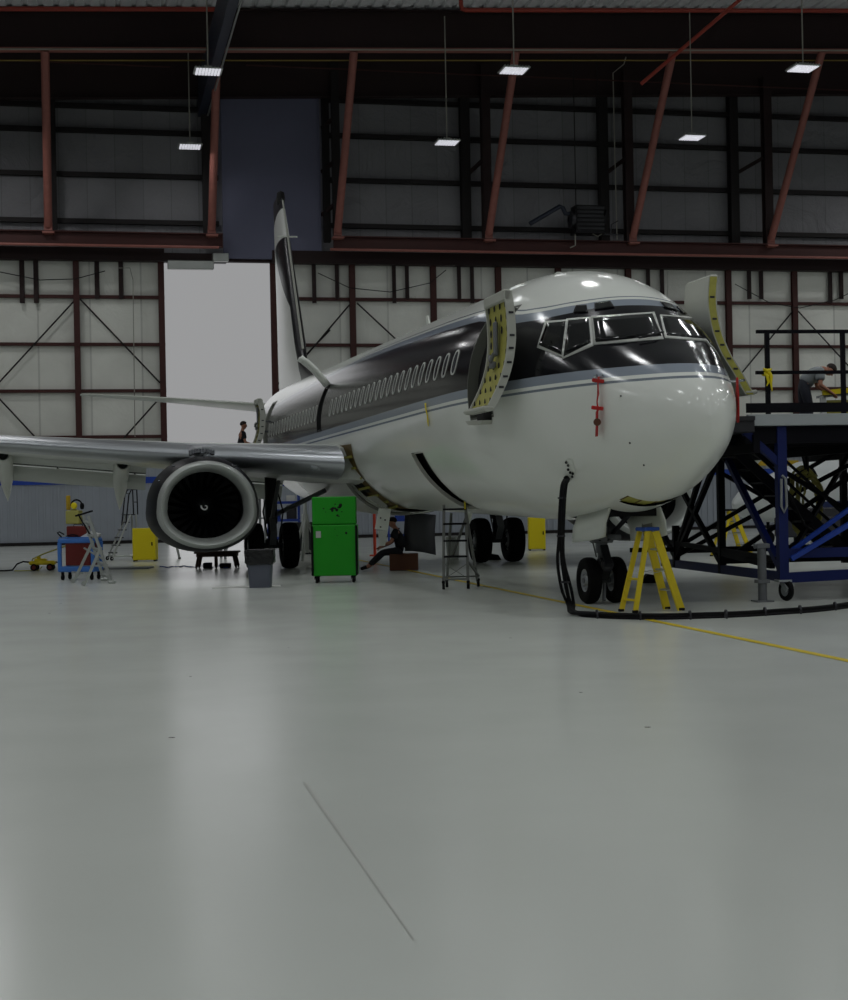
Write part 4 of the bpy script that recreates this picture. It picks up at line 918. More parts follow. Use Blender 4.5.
def person(lb, loc, rz, J, cloth, legs, hairc='hair', shoe='black_rubber', bare_arm=True, cap=False, bare_leg=False, bulk=1.0):
    t = thing('person', lb, 'person', loc, rz); v = {k: Vector(p) for k, p in J.items()}
    pel, che, nk, hd = v['pelvis'], v['chest'], v['neck'], v['head']
    fw = v['face'].normalized(); up = (hd-nk).normalized(); up = (up-fw*up.dot(fw)).normalized()
    body = [[(pel, .11), (L3(pel, che, .5), .11), (che, .125), (L3(che, nk, .7), (.1, .075)), (nk, .055), (L3(nk, hd, .35), .058), (hd-up*.05+fw*.012, .082), (hd+up*.01, .105), (hd+up*.07-fw*.008, .09)]]
    for s in ('l', 'r'):
        sh, el, wr = v['sh_'+s], v['el_'+s], v['wr_'+s]; hp_, kn, an, toe = v['hip_'+s], v['kn_'+s], v['an_'+s], v['toe_'+s]
        body.append([(che, .125), (sh, .058), (L3(sh, el, .5), .05), (el, .04), (L3(el, wr, .4), .038), (wr, .025)])
        d = (wr-el).normalized(); body += hand(wr, d, v.get('palm_up', Vector((0, 0, 1)))-d*d.dot(Vector((0, 0, 1))))
        body.append([(pel, .11), (hp_, .09), (L3(hp_, kn, .5), .082), (kn, .058), (L3(kn, an, .35), .06), (an, .038), (L3(an, toe, .5), .036), (toe, .03)])
    skin_fig('body', body, 'skin', t)
    g = 1.14*bulk
    top = [[(pel+(che-pel)*.05, .135*g), (L3(pel, che, .5), .138*g), (che, .15*g), (L3(che, nk, .65), .1*g)]]
    for s in ('l', 'r'): sh, el = v['sh_'+s], v['el_'+s]; top.append([(che, .15*g), (sh, .093*g), (L3(sh, el, .45), .072*g), (L3(sh, el, .72), .064*g)])
    skin_fig('shirt', top, cloth, t)
    tr = [[(pel, .125*g), (L3(pel, che, .35), .12*g), (L3(pel, che, .45), .1*g)]]
    for s in ('l', 'r'):
        hp_, kn, an = v['hip_'+s], v['kn_'+s], v['an_'+s]; e = L3(kn, an, .9)
        ch = [(pel, .125*g), (hp_, .108), (L3(hp_, kn, .5), .096), (kn, .075)]
        if not bare_leg: ch += [(L3(kn, an, .4), .07), (e, .056)]
        tr.append(ch)
    skin_fig('trousers', tr, legs, t)
    for s in ('l', 'r'):
        an, toe = v['an_'+s], v['toe_'+s]; d = (toe-an); skin_fig('shoe', [[(an+Vector((0, 0, .01)), .05), (L3(an, toe, .4), .047), (toe, .04)]], shoe, t)
    # hair, ears, nose, eyes, mouth
    sd = up.cross(fw).normalized(); ctr = hd+up*.02
    m = MB(); rows = []
    for i in range(9):
        ph = PI/2-i*PI*.64/8; rr = math.cos(ph)*1.06; rows.append([ctr+up*(.025+math.sin(ph)*.1)+(fw*(math.cos(t)*(.085 if math.cos(t) > 0 else .1))+sd*math.sin(t)*.083)*rr-fw*.014+up*(.045*max(0, math.cos(t))*(1-math.sin(ph)))for t in [2*PI*k/20 for k in range(20)]])
    m.grid(rows, True); m.build('cap' if cap else 'hair', hairc, t)
    m = MB()
    for s in (-1, 1): m.lathe([(0, -.008), (.022, -.004), (.03, .004), (.024, .01), (0, .008)], 12, axisM(ctr+sd*s*.082-up*.01, sd*s))
    m.lathe([(.02, 0), (.012, .02), (.0, .03)], 10, axisM(ctr+fw*.085-up*.018, fw-up*.4)); m.build('face_relief', 'skin', t)
    m = MB()
    for s in (-1, 1): m.lathe([(0, .004), (.01, .003), (.013, 0)], 8, axisM(ctr+fw*.088+sd*s*.032+up*.012, fw))
    m.bar(ctr+fw*.086+sd*.022-up*.055, ctr+fw*.086-sd*.022-up*.055, .006, .008); m.build('eyes_and_mouth', 'hair', t)
    return t

# green tool chest ---------------------------------------------------------
mat('green_lid', '0a9a08', .45); mat('label_white', 'b8bcb8', .6)
p = gnd(335, 583); t = thing('tool_chest', 'bright green rolling tool chest under the wing root', 'tool chest', (p.x, p.y+.3, 0), 0)
m = MB(); m.box((0, 0, .64), (.9, .55, 1.0), bev=.015); m.build('cabinet', 'green_paint', t)
m = MB(); m.box((0, .02, 1.42), (.86, .5, .56), bev=.02); m.box((0, -.235, 1.18), (.86, .02, .02)); up_ = m.build('top_chest', 'green_lid', t)
for sx in (-1, 1):
    m = MB(); m.box((sx*.435, -.29, .64), (.045, .06, .98), bev=.012); m.build('corner_bumper', 'black_rubber', t)
    for sy in (-1, 1):
        m = MB(); m.lathe([(.02, -.025), (.065, -.025), (.07, 0), (.065, .025), (.02, .025)], 16, axisM((sx*.36, sy*.2, .07), (1, 0, 0))); m.box((sx*.36, sy*.2, .12), (.09, .08, .04), bev=.01); m.bar((sx*.36-.04, sy*.2, .07), (sx*.36-.04, sy*.2, .13), .015, .05); m.build('caster', 'black_rubber', t)
m = MB()
m.box((-.31, -.285, .96), (.1, .01, .13)); m.build('paper_label', 'label_white', t)
m = MB(); rnd = random.Random(3)
for (x, z_, w, h) in ((0, 1.47, .13, .05), (.06, 1.44, .06, .06), (.1, 1.49, .07, .04), (.13, 1.52, .07, .09), (-.06, 1.45, .05, .03), (-.03, 1.43, .05, .07), (.07, 1.33, .05, .05), (.1, 1.31, .03, .03), (-.2, 1.47, .03, .03), (.03, 1.55, .03, .03), (.16, 1.4, .03, .02), (-.16, 1.4, .02, .02), (.24, .98, .05, .05), (.02, 1.06, .02, .02), (.06, .93, .02, .02)):
    y = -.232 if z_ > 1.15 else -.277
    m = MB(); m.add([(x+w/2*math.cos(a)*rnd.uniform(.7, 1.2), y, z_+h/2*math.sin(a)*rnd.uniform(.7, 1.2)) for a in [2*PI*k/9 for k in range(9)]], [list(range(9))])
    m.build('decal', 'black_spot', t, solid=.002)

# waste bin ------------------------------------------------------------
p = gnd(259.5, 588); t = thing('waste_bin', 'grey waste bin with a black liner in front of the engine', 'bin', (p.x, p.y+.22, 0))
m = MB()
def rrect(w, d, z_, r=.05, n=4):
    P = []
    for cx, cy, a0 in ((w/2-r, d/2-r, 0), (-w/2+r, d/2-r, PI/2), (-w/2+r, -d/2+r, PI), (w/2-r, -d/2+r, 1.5*PI)):
        for k in range(n+1): a = a0+PI/2*k/n; P.append(Vector((cx+r*math.cos(a), cy+r*math.sin(a), z_)))
    return P
rows = [rrect(.4, .36, .0), rrect(.44, .4, .35), rrect(.48, .44, .66), rrect(.5, .46, .67), rrect(.5, .46, .7), rrect(.46, .42, .7), rrect(.38, .34, .04)]
m.grid(rows, True, False); m.add(rows[0], [list(range(20))]); m.add(rows[-1], [list(range(20))]); m.build('bin_body', 'bin_grey', t)
m = MB(); rows = []; rnd = random.Random(5)
for z_, s, j in ((.44, 1.0, .012), (.5, 1.06, .02), (.58, 1.08, .02), (.66, 1.1, .012), (.71, 1.1, .008), (.725, 1.02, .01), (.68, .9, .01), (.5, .8, .03), (.42, .4, .02)):
    rows.append([Vector((q.x*s+rnd.uniform(-j, j), q.y*s+rnd.uniform(-j, j), z_+rnd.uniform(-j, j)*1.4)) for q in rrect(.5, .46, 0, .06)])
m.grid(rows, True); m.build('bin_liner', 'plastic_bag', t)
a, b_ = gnd(212, 588), gnd(285, 583); m = MB(); m.box((0, 0, .004), (1.3, .5, .008)); tag(m.build('floor_sheet', 'paper', loc=((a.x+b_.x)/2, a.y+.2, 0), rz=.12), 'pale flat sheet lying on the floor under the grey bin', 'sheet')

# cardboard box seat and the seated man ----------------------------------
p = gnd(404, 570.5); bx = Vector((p.x, p.y+.25, 0))
m = MB(); m.box((0, 0, .19), (.66, .5, .38), bev=.01); m.box((0, -.252, .19), (.05, .004, .38)); m.box((0, 0, .383), (.05, .5, .004))
tag(m.build('cardboard_box', 'brown_card', loc=bx), 'brown cardboard box the seated man sits on', 'box')
J = dict(pelvis=(-.1, 0, .47), chest=(.0, 0, .80), neck=(.07, 0, .97), head=(.13, 0, 1.09), face=(1, 0, -.25),
 sh_l=(.03, .19, .90), el_l=(.17, .24, .66), wr_l=(.38, .14, .57), sh_r=(.03, -.19, .90), el_r=(.15, -.25, .64), wr_r=(.37, -.14, .54),
 hip_l=(-.06, .11, .45), kn_l=(.38, .18, .42), an_l=(.72, .2, .1), toe_l=(.88, .22, .05), hip_r=(-.06, -.11, .45), kn_r=(.36, -.15, .4), an_r=(.68, -.2, .09), toe_r=(.84, -.24, .05))
person('person in dark clothes sitting on a box under the fuselage, legs stretched out', (bx.x-.12, bx.y, 0), PI, J, 'dark_cloth', 'dark_cloth', bulk=1.2)

# stepladders -----------------------------------------------------------
mat('ladder_blue', '1c4a9c', .5); mat('ladder_grey', '7c7e7a', .45, .4)
def stepladder(name, lb, loc, rz, h, spread, mt, capm, w0=.3, w1=.5, n=4, group=None, first=None):
    t = thing(name, lb, 'ladder', loc, rz, group)
    m = MB()
    for s in (-1, 1): m.bar((spread*.55, s*w1/2, 0), (.06, s*w0/2, h-.03), .11, .035, up=(0, 1, 0))
    m.build('front_rail', mt, t)
    m = MB()
    for s in (-1, 1): m.bar((-spread*.45, s*w1/2, 0), (-.06, s*w0/2, h-.03), .07, .03, up=(0, 1, 0))
    for k in range(2): f = (k+.6)/n; x = -spread*.45*(1-f)-.06*f; m.bar((x, -w1/2*(1-f)-w0/2*f, h*f), (x, w1/2*(1-f)+w0/2*f, h*f), .03)
    m.build('rear_rail', mt, t)
    for k in range(1, n):
        f = k/n; x = spread*.55*(1-f)+.06*f; w = w1*(1-f)+w0*f; m = MB(); m.box((x, 0, h*f), (.09, w, .025), bev=.005); m.build('step', 'aluminium', t)
    m = MB(); m.box((0, 0, h), (.24, w0+.06, .05), bev=.012); m.build('top_cap', capm, t)
    for s in (-1, 1):
        yy = s*(w0+w1)/4; m = MB(); m.bar((spread*.55*.5+.03, yy, h*.5), (0, yy, h*.47), .02, .006); m.bar((0, yy, h*.47), (-spread*.45*.5-.03, yy, h*.5), .02, .006); m.build('spreader', 'aluminium', t)
    m = MB()
    for s in (-1, 1): m.box((spread*.55, s*w1/2, .02), (.1, .045, .04), bev=.008); m.box((-spread*.45, s*w1/2, .02), (.08, .045, .04), bev=.008)
    m.build('rubber_foot', 'black_rubber', t)
    return t
a = gnd(625, 612.5); b_ = gnd(675, 611)
stepladder('stepladder', 'yellow stepladder with a blue cap beside the nose wheels', ((a.x+b_.x)/2+.0, (a.y+b_.y)/2+.1, 0), math.radians(24), 1.13, .74, 'yellow_paint', 'ladder_blue', w0=.2, w1=.36)
p = gnd(730, 556); stepladder('stepladder', 'yellow stepladder seen through the blue scaffold', (p.x, p.y, 0), math.radians(20), 1.2, .9, 'yellow_paint', 'black_rubber')

# silver trestle ladder at left
a = gnd(108, 583); b_ = gnd(74, 582.5); c = ((a.x+b_.x)/2, (a.y+b_.y)/2, 0)
t = thing('trestle_ladder', 'silver aluminium platform stepladder in front of the blue cart', 'ladder', c)
def lp(x, y, Z): return at(x, y, Z)-Vector(c)
FR = (((82.5, 513), (104.5, 581), 32.0), ((88.5, 516), (112, 583.5), 31.6)); RR = (((93, 541), (73, 583), 32.6), ((101, 547), (84, 586), 31.5))
for (p0, p1, Z) in FR: m = MB(); e1 = gnd(*p1)-Vector(c); m.bar(lp(*p0, e1.y+c[1]+.1), e1, .06, .045, up=(0, 1, 0)); m.box(e1+Vector((0, 0, .03)), (.16, .08, .06), bev=.015); m.build('front_rail', 'aluminium', t)
for (p0, p1, Z) in RR: m = MB(); e1 = gnd(*p1)-Vector(c); m.bar(lp(*p0, e1.y+c[1]-.05), e1, .055, .04, up=(0, 1, 0)); m.lathe([(.0, -.03), (.05, -.03), (.05, .03), (0, .03)], 12, axisM(e1+Vector((0, 0, .05)), (0, 1, 0))); m.build('rear_leg', 'aluminium', t)
for f in (.12, .32, .52, .72, .9):
    P0 = [lp(a0[0]+(a1_[0]-a0[0])*f, a0[1]+(a1_[1]-a0[1])*f, Z) for a0, a1_, Z in FR]; m = MB(); m.bar(P0[0], P0[1], .1, .03); m.build('step', 'aluminium', t)
m = MB(); m.bar(lp(72, 572, 32.2), lp(84, 573, 31.8), .03); m.bar(lp(84, 548, 32.4), lp(106, 561, 32.2), .03); m.bar(lp(90, 566, 32), lp(108, 566, 32), .025); m.build('cross_brace', 'aluminium', t)
m = MB(); m.bar(lp(76, 516, 32.2), lp(92, 511, 31.9), .05, .03); m.bar(lp(78, 514, 32.2), lp(92, 538, 32), .025); m.build('grab_handle', 'black_rubber', t)
# taller silver platform ladder and yellow/white ladder behind
def platform_ladder(name, lb, loc, rz, h, mt, hand_mt, w=.5, sp=.9, n=6, wheels=True, guard=.75, base=True):
    t = thing(name, lb, 'ladder', loc, rz)
    m = MB()
    for s in (-1, 1): m.tube([(0, s*w/2, .05), (sp*.75, s*w/2*.9, h)], .028, 8); m.tube([(sp*1.0, s*w/2, .05), (sp*.95, s*w/2*.9, h)], .026, 8)
    m.build('rail', mt, t)
    for k in range(1, n+1):
        f = k/n; m = MB(); m.box((sp*.75*f, 0, h*f), (.16 if k < n else .3, w*.92, .03), bev=.006); m.build('step', 'dark_steel', t)
    m = MB()
    for s in (-1, 1):
        y = s*w/2*.9; m.tube([(sp*.55, y, h*.72), (sp*.7, y, h+guard*.8), (sp*.8, y, h+guard), (sp*1.0, y, h+guard), (sp*1.02, y, h)], .02, 8)
    m.tube([(sp*.72, -w*.45, h+guard*.85), (sp*.72, w*.45, h+guard*.85)], .014, 6); m.tube([(sp*1.0, -w*.45, h+guard), (sp*1.0, w*.45, h+guard)], .016, 6); m.tube([(sp*1.0, -w*.45, h+guard*.5), (sp*1.0, w*.45, h+guard*.5)], .016, 6)
    m.build('handrail', hand_mt, t)
    m = MB(); m.tube([(.05, -w/2, .12), (.05, w/2, .12)], .02, 8)
    for s in (-1, 1): m.tube([(0, s*w/2, .12), (sp, s*w/2, .12)], .022, 8)
    m.tube([(sp*.98, -w/2, .15), (sp*.96, w/2*.9, h*.6)], .014, 6); m.tube([(sp*.98, w/2, .15), (sp*.96, -w/2*.9, h*.6)], .014, 6); m.build('base_frame', mt, t)
    for x in (0, sp):
        for s in (-1, 1):
            m = MB(); m.lathe([(.015, -.02), (.05, -.02), (.055, 0), (.05, .02), (.015, .02)], 14, axisM((x, s*w/2, .055), (0, 1, 0))); m.box((x, s*w/2, .1), (.07, .07, .03)); m.build('caster', 'black_rubber', t)
    return t
p = gnd(128, 560); platform_ladder('platform_ladder', 'grey rolling platform ladder with black handrails behind the engine', (p.x-.55, p.y, 0), math.radians(25), 1.35, 'aluminium', 'black_metal', w=.55, sp=.8)
p = gnd(161, 560); stepladder('stepladder', 'white and yellow stepladder behind the yellow cabinet', (p.x-.1, p.y+.9, 0), math.radians(190), 2.1, 1.1, 'aluminium', 'yellow_paint', n=6)
# rolling ladder under the belly (aluminium, four dark treads)
p = gnd(461, 589); RZ = math.radians(100); t = thing('rolling_ladder', 'small aluminium rolling ladder under the open cargo hatch', 'ladder', (p.x-.0, p.y+.1, 0), 0)
m = MB()
for x in (-.29, .12): m.bar((x*1.06, -.15, .1), (x*.95, .0, 1.5), .05, .05)
m.build('front_rail', 'ladder_grey', t)
m = MB()
for x in (-.24, .2): m.bar((x*1.6 if x > 0 else x, .5, .1), (x*.6, .1, 1.35), .04, .04)
m.build('rear_leg', 'ladder_grey', t)
for k, z_ in enumerate((.58, .86, 1.16, 1.42)):
    m = MB(); m.box((-.085, -.08+.1*k/3, z_), (.42, .14, .035), bev=.008); m.build('tread', 'black_metal', t)
m = MB(); m.bar((-.3, -.14, .46), (.14, -.14, .18), .03, .012); m.bar((.13, -.14, .46), (-.3, -.14, .18), .03, .012); m.bar((-.3, -.15, .22), (.34, .4, .2), .025); m.bar((-.3, -.15, .18), (.14, -.15, .18), .03); m.bar((.12, -.1, .5), (.34, .45, .2), .03); m.bar((.13, .0, 1.3), (-.14, .35, .55), .05, .02); m.build('cross_brace', 'ladder_grey', t)
for x, y in ((-.31, -.15), (.13, -.15), (.33, .5), (-.24, .5)):
    m = MB(); m.lathe([(.015, -.025), (.06, -.025), (.065, 0), (.06, .025), (.015, .025)], 14, axisM((x, y, .065), (1, 0, 0))); m.box((x, y, .13), (.06, .07, .05), bev=.01); m.build('caster', 'black_rubber', t)
m = MB(); m.box((.1, -.05, 1.5), (.03, .012, .16)); m.box((.13, -.05, 1.62), (.09, .012, .05)); tag(m.build('yellow_tape', 'yellow_plastic', loc=(p.x, p.y+.1, 0)), 'yellow tape at the top of the small rolling ladder', 'tape')

# blue tool cart with red drawers and the things on it -------------------
p = gnd(75, 582); cc = Vector((p.x-.1, p.y+1.0, 0)); cr = math.radians(-12)
t = thing('tool_cart', 'blue plastic tool cart holding a red box, on the left', 'cart', cc, cr)
m = MB(); m.box((0, 0, .86), (.84, .5, .1), bev=.02); m.box((0, 0, .93), (.8, .44, .02)); m.build('top_tray', 'cart_blue', t)
m = MB(); m.box((0, 0, .24), (.86, .5, .12), bev=.02); m.build('bottom_tray', 'cart_blue', t)
for sx in (-1, 1):
    for sy in (-1, 1):
        m = MB(); m.box((sx*.39, sy*.21, .55), (.08, .07, .56), bev=.012); m.build('post', 'cart_blue', t)
        m = MB(); m.lathe([(.015, -.02), (.06, -.02), (.065, 0), (.06, .02), (.015, .02)], 14, axisM((sx*.34, sy*.18, .065), (1, 0, 0))); m.box((sx*.34, sy*.18, .15), (.05, .05, .08)); m.build('caster', 'black_rubber', t)
def placed(o, x, y, z_=0, a=0):
    o.location = cc+Matrix.Rotation(cr, 3, 'Z') @ Vector((x, y, z_)); o.rotation_euler[2] = cr+a; return o
m = MB(); m.box((0, 0, .27), (.58, .4, .5), bev=.01)
for k in range(4): m.box((0, -.202, .1+.12*k), (.54, .006, .006)); m.box((0, -.21, .16+.12*k), (.2, .012, .012))
tag(placed(m.build('drawer_unit', 'red_paint'), .03, 0, .3), 'red drawer unit standing inside the blue cart', 'drawer unit')
t2 = thing('toolbox', 'red toolbox on top of the blue cart', 'toolbox'); placed(t2, -.05, .02, .94)
m = MB(); m.box((0, 0, .12), (.46, .24, .24), bev=.02); m.build('box', 'red_paint', t2); m = MB(); m.tube([(-.1, 0, .24), (-.1, 0, .28), (.1, 0, .28), (.1, 0, .24)], .012, 6); m.build('handle', 'black_metal', t2)
mat('olive_box', 'a8a458', .6)
m = MB(); m.box((0, 0, .15), (.32, .22, .3), bev=.02); m.box((0, -.112, .2), (.12, .01, .04)); m.box((0, 0, .31), (.14, .05, .03)); tag(placed(m.build('test_box', 'olive_box'), -.14, .02, 1.225), 'pale olive box standing on the red toolbox', 'box')
mat('amber', 'b89820', .5)
m = MB(); m.box((0, 0, .16), (.09, .07, .32), bev=.015); m.box((0, -.038, .17), (.05, .01, .24)); tag(placed(m.build('work_light', 'amber'), -.3, .08, 1.535), 'narrow amber work light at the top left of the cart pile', 'light')
t2 = thing('ear_defenders', 'black ear defenders with a yellow cup on the olive box', 'ear defenders'); placed(t2, -.06, -.02, 1.545)
m = MB(); m.tube([(.13*math.cos(PI*k/12), 0, .08+.13*math.sin(PI*k/12)) for k in range(13)], .018, 8); m.lathe([(0, -.03), (.07, -.02), (.07, .02), (0, .03)], 14, axisM((.13, 0, .07), (1, 0, 0))); m.build('headband', 'black_rubber', t2)
m = MB(); m.lathe([(0, -.05), (.06, -.04), (.075, 0), (.06, .04), (0, .05)], 16, axisM((-.04, -.04, .08), (0, 1, 0))); m.build('ear_cup', 'yellow_plastic', t2)
m = MB(); m.tube([(0, 0, 0), (-.06, .02, .05), (-.1, 0, .1), (-.04, -.02, .12), (.06, 0, .06)], .015, 6); m.tube([(.1, 0, .02), (.25, .02, .06), (.38, 0, .03)], .012, 6); tag(placed(m.build('cable_bundle', 'black_rubber'), -.38, -.12, .94), 'black cable bundle at the left end of the cart top', 'cable')
m = MB(); m.prism([(-.2, 0, 0), (.2, 0, 0), (.22, 0, .06), (.02, 0, .12)], (0, .2, 0)); tag(placed(m.build('cloth', 'paper'), .26, -.1, .94, .2), 'pale folded cloth on the right of the cart top', 'cloth')

# yellow pump trolley on the floor, far left -------------------------------
p = gnd(41, 571); t = thing('pump_trolley', 'low yellow hydraulic jack trolley with red wheels at the far left', 'jack', (p.x, p.y+.2, 0), math.radians(4))
m = MB(); m.box((0, 0, .2), (.66, .3, .1), bev=.03); m.box((-.05, 0, .27), (.3, .22, .08), bev=.02); m.tube([(-.1, 0, .25), (-.1, 0, .36)], .05, 10); m.build('frame', 'yellow_paint', t)
for x in (-.2, .2):
    for s in (-1, 1):
        m = MB(); m.lathe([(.02, -.025), (.085, -.025), (.09, 0), (.085, .025), (.02, .025)], 16, axisM((x, s*.15, .09), (0, 1, 0))); m.build('wheel', 'black_rubber', t)
        m = MB(); m.lathe([(0, -.03), (.05, -.03), (.05, .03), (0, .03)], 12, axisM((x, s*.15, .09), (0, 1, 0))); m.build('hub', 'red_paint', t)
m = MB(); m.tube([(-.26, 0, .24), (-.26, 0, .3), (.0, 0, .42), (.78, 0, .68)], .018, 8); m.build('handle', 'hose_green', t)
q = Vector((p.x, p.y+.2, 0)); m = MB(); m.tube([(-.34, 0, .22), (-.5, 0, .24), (-.66, .0, .18), (-.78, .02, .03), (-1.0, .05, .015), (-2.2, .2, .015)], .02, 8); tag(m.build('air_hose', 'black_rubber', loc=q), 'black hose lying on the floor left of the yellow jack trolley', 'hose')
m = MB(); m.tube([(-.7, -.1, .015), (-.4, -.14, .015), (-.1, -.05, .015), (-.02, .0, .1)], .014, 6); tag(m.build('air_hose', 'hose_green', loc=q), 'pale green hose on the floor under the yellow jack trolley', 'hose')
m = MB(); m.tube([(.3, 0, .22), (.42, 0, .2), (.46, .05, .05), (.6, .1, .02), (1.0, .0, .02)], .018, 6); tag(m.build('air_hose', 'black_rubber', loc=q), 'black hose between the yellow jack trolley and the blue cart', 'hose')
a, b_ = gnd(96, 570), gnd(148, 569); m = MB(); m.box((0, 0, .02), ((b_-a).length, .8, .04), bev=.01); tag(m.build('floor_mat', 'grey_paint', loc=((a.x+b_.x)/2, a.y+.5, 0)), 'flat grey board on the floor below the yellow cabinet', 'board')

# yellow cabinets ------------------------------------------------------------
def cabinet(lb, loc, rz, w, h, d=.45):
    t = thing('storage_cabinet', lb, 'cabinet', loc, rz)
    m = MB(); m.box((0, 0, h/2+.04), (w, d, h), bev=.012); m.build('body', 'yellow_plastic', t); m = MB(); m.box((0, -d/2-.004, h/2+.04), (w-.04, .012, h-.06), bev=.004); dd_ = m.build('door', 'yellow_plastic', t)
    m = MB(); m.box((w*.36, -d/2-.02, h*.55), (.03, .03, .1)); m.build('handle', 'black_metal', dd_)
    m = MB()
    for s in (-1, 1): m.box((s*(w/2-.04), 0, .02), (.05, d-.04, .04))
    m.build('foot', 'black_metal', t); return t
p = gnd(144, 561.5); cabinet('bright yellow cabinet left of the big engine', (p.x, p.y+.25, 0), 0, .66, .92)
p = gnd(537.5, 550.5); cabinet('bright yellow cabinet behind the main wheels, right of the belly', (p.x, p.y+.25, 0), 0, .52, .98)

# wooden dolly under the engine --------------------------------------------
p = gnd(216, 568.5); t = thing('dolly', 'dark low wooden dolly standing under the big engine', 'dolly', (p.x, p.y+.3, 0))
m = MB(); m.box((0, 0, .4), (1.1, .6, .05), bev=.01); m.box((0, 0, .33), (1.0, .5, .08)); m.build('platform', 'dark_wood', t)
for sx, sy in ((-.45, -.25), (0, -.25), (.45, -.25), (-.45, .25), (.45, .25)):
    m = MB(); m.bar((sx*1.1, sy, .05), (sx*.95, sy, .36), .08, .06); m.lathe([(.01, -.02), (.045, -.02), (.05, 0), (.045, .02), (.01, .02)], 12, axisM((sx*1.1, sy, .05), (1, 0, 0))); m.build('leg', 'dark_wood', t)
for k, (x, w, h) in enumerate(((-.25, .2, .14), (.2, .26, .12))):
    m = MB(); m.box((0, 0, h/2), (w, .3, h), bev=.02); tag(m.build('parts_box', 'black_metal', loc=(p.x+x, p.y+.3, .0)), ['small black box on the floor under the dolly, left one', 'small black box on the floor under the dolly, right one'][k], 'box')
rnd = random.Random(11); m = MB(); pts = [gnd(160+i*4, 566.5+rnd.uniform(-1.2, 1.2), .015) for i in range(18)]; mid = pts[0].copy(); m.tube([q-mid for q in pts], .015, 6); tag(m.build('air_hose', 'blue_paint', loc=mid), 'thin blue hose trailing on the floor left of the dolly', 'hose')

# racks and cabinets far behind, under the belly -----------------------------
def rack(lb, x0, x1, yt, Z, mt='blue_paint'):
    a = at(x0, 530, Z); b_ = at(x1, 530, Z); w = b_.x-a.x; h = at(x0, yt, Z).z; t = thing('storage_rack', lb, 'rack', ((a.x+b_.x)/2, Z, 0))
    for sx in (-1, 1):
        m = MB(); m.box((sx*(w/2-.03), -.25, h/2), (.06, .06, h)); m.box((sx*(w/2-.03), .25, h/2), (.06, .06, h)); m.bar((sx*(w/2-.03), -.25, .3), (sx*(w/2-.03), .25, h-.3), .03); m.build('upright', mt, t)
    for k in range(4):
        m = MB(); z_ = .25+(h-.3)*k/3; m.box((0, 0, z_), (w, .55, .05)); m.box((0, -.27, z_), (w, .03, .1)); m.build('shelf', mt, t)
    for k in range(3):
        n = max(1, int(w/.5))
        for j in range(n):
            if (j*7+k*3) % 4 == 0: continue
            z_ = .25+(h-.3)*k/3+.03; hh = .25+.15*((j+k) % 3); m = MB(); m.box((0, 0, hh/2), (.38, .4, hh), bev=.02)
            o = m.build('stored_box', ['grey_paint', 'paper', 'blue_paint', 'dark_steel'][(j+k*2) % 4], loc=((a.x+b_.x)/2-w/2+(j+.5)*w/n, Z, z_)); tag(o, 'small box on the ' + lb.replace('storage rack against the far wall, ', 'rack '), 'box', 'boxes on the '+lb)
    return t
rack('blue storage rack against the far wall, right of the seated man', 388, 412, 488, 60)
rack('blue storage rack against the far wall, left of the seated man', 322, 350, 486, 60)
rack('blue storage rack against the far wall, behind the big tyre', 268, 300, 484, 60)
m = MB(); m.box((0, 0, .5), (.9, .5, 1.0), bev=.03); m.box((0, -.26, .7), (.8, .02, .02)); q = gnd(306, 554); tag(m.build('equipment_case', 'dark_steel', loc=(q.x, q.y, 0)), 'dark equipment case right of the big left tyre', 'case')
# white jacking tripod by the wing root
p = gnd(306, 562); t = thing('tripod_jack', 'white tripod jack under the wing root, left of the green tool chest', 'jack', (p.x, p.y, 0))
m = MB(); m.tube([(0, 0, .25), (0, 0, 1.3)], .09, 12); m.tube([(0, 0, 1.3), (0, 0, 1.7)], .05, 12); m.build('cylinder', 'white_paint', t)
for k in range(3):
    t_ = 2*PI*k/3+.4; m = MB(); m.tube([(0, 0, 1.25), (.5*math.cos(t_), .5*math.sin(t_), .05)], .04, 8); m.tube([(0, 0, .35), (.45*math.cos(t_), .45*math.sin(t_), .12)], .03, 8); m.build('leg', 'white_paint', t)
for x, lb in ((326, 'left one beside the green tool chest'), (371, 'right one behind the seated man')):
    q = gnd(x+4, 556); m = MB(); m.tube([(0, 0, 0), (0, 0, 1.55)], .045, 8); m.box((0, 0, .02), (.3, .3, .04)); tag(m.build('orange_post', 'orange_paint', loc=(q.x, q.y, 0)), 'thin orange post under the belly, '+lb, 'post')
# white drum and small things behind the rolling ladder
q = gnd(453, 559); m = MB(); m.lathe([(0, 0), (.16, 0), (.18, .35), (.19, .6), (.17, .61), (.17, .57), (0, .57)], 18); tag(m.build('white_drum', 'white_paint', loc=(q.x, q.y, 0)), 'white drum behind the small rolling ladder', 'drum')
# wheel chocks
for (x, y, lb) in ((494, 560, 'black wheel chock in front of the inner main wheel'), (651, 583, 'black wheel chock behind the yellow stepladder')):
    q = gnd(x, y); m = MB(); m.prism([(-.2, -.1, 0), (.2, -.1, 0), (.12, -.1, .13), (-.05, -.1, .16)], (0, .3, 0)); tag(m.build('wheel_chock', 'black_rubber', loc=(q.x, q.y+.1, 0)), lb, 'chock')
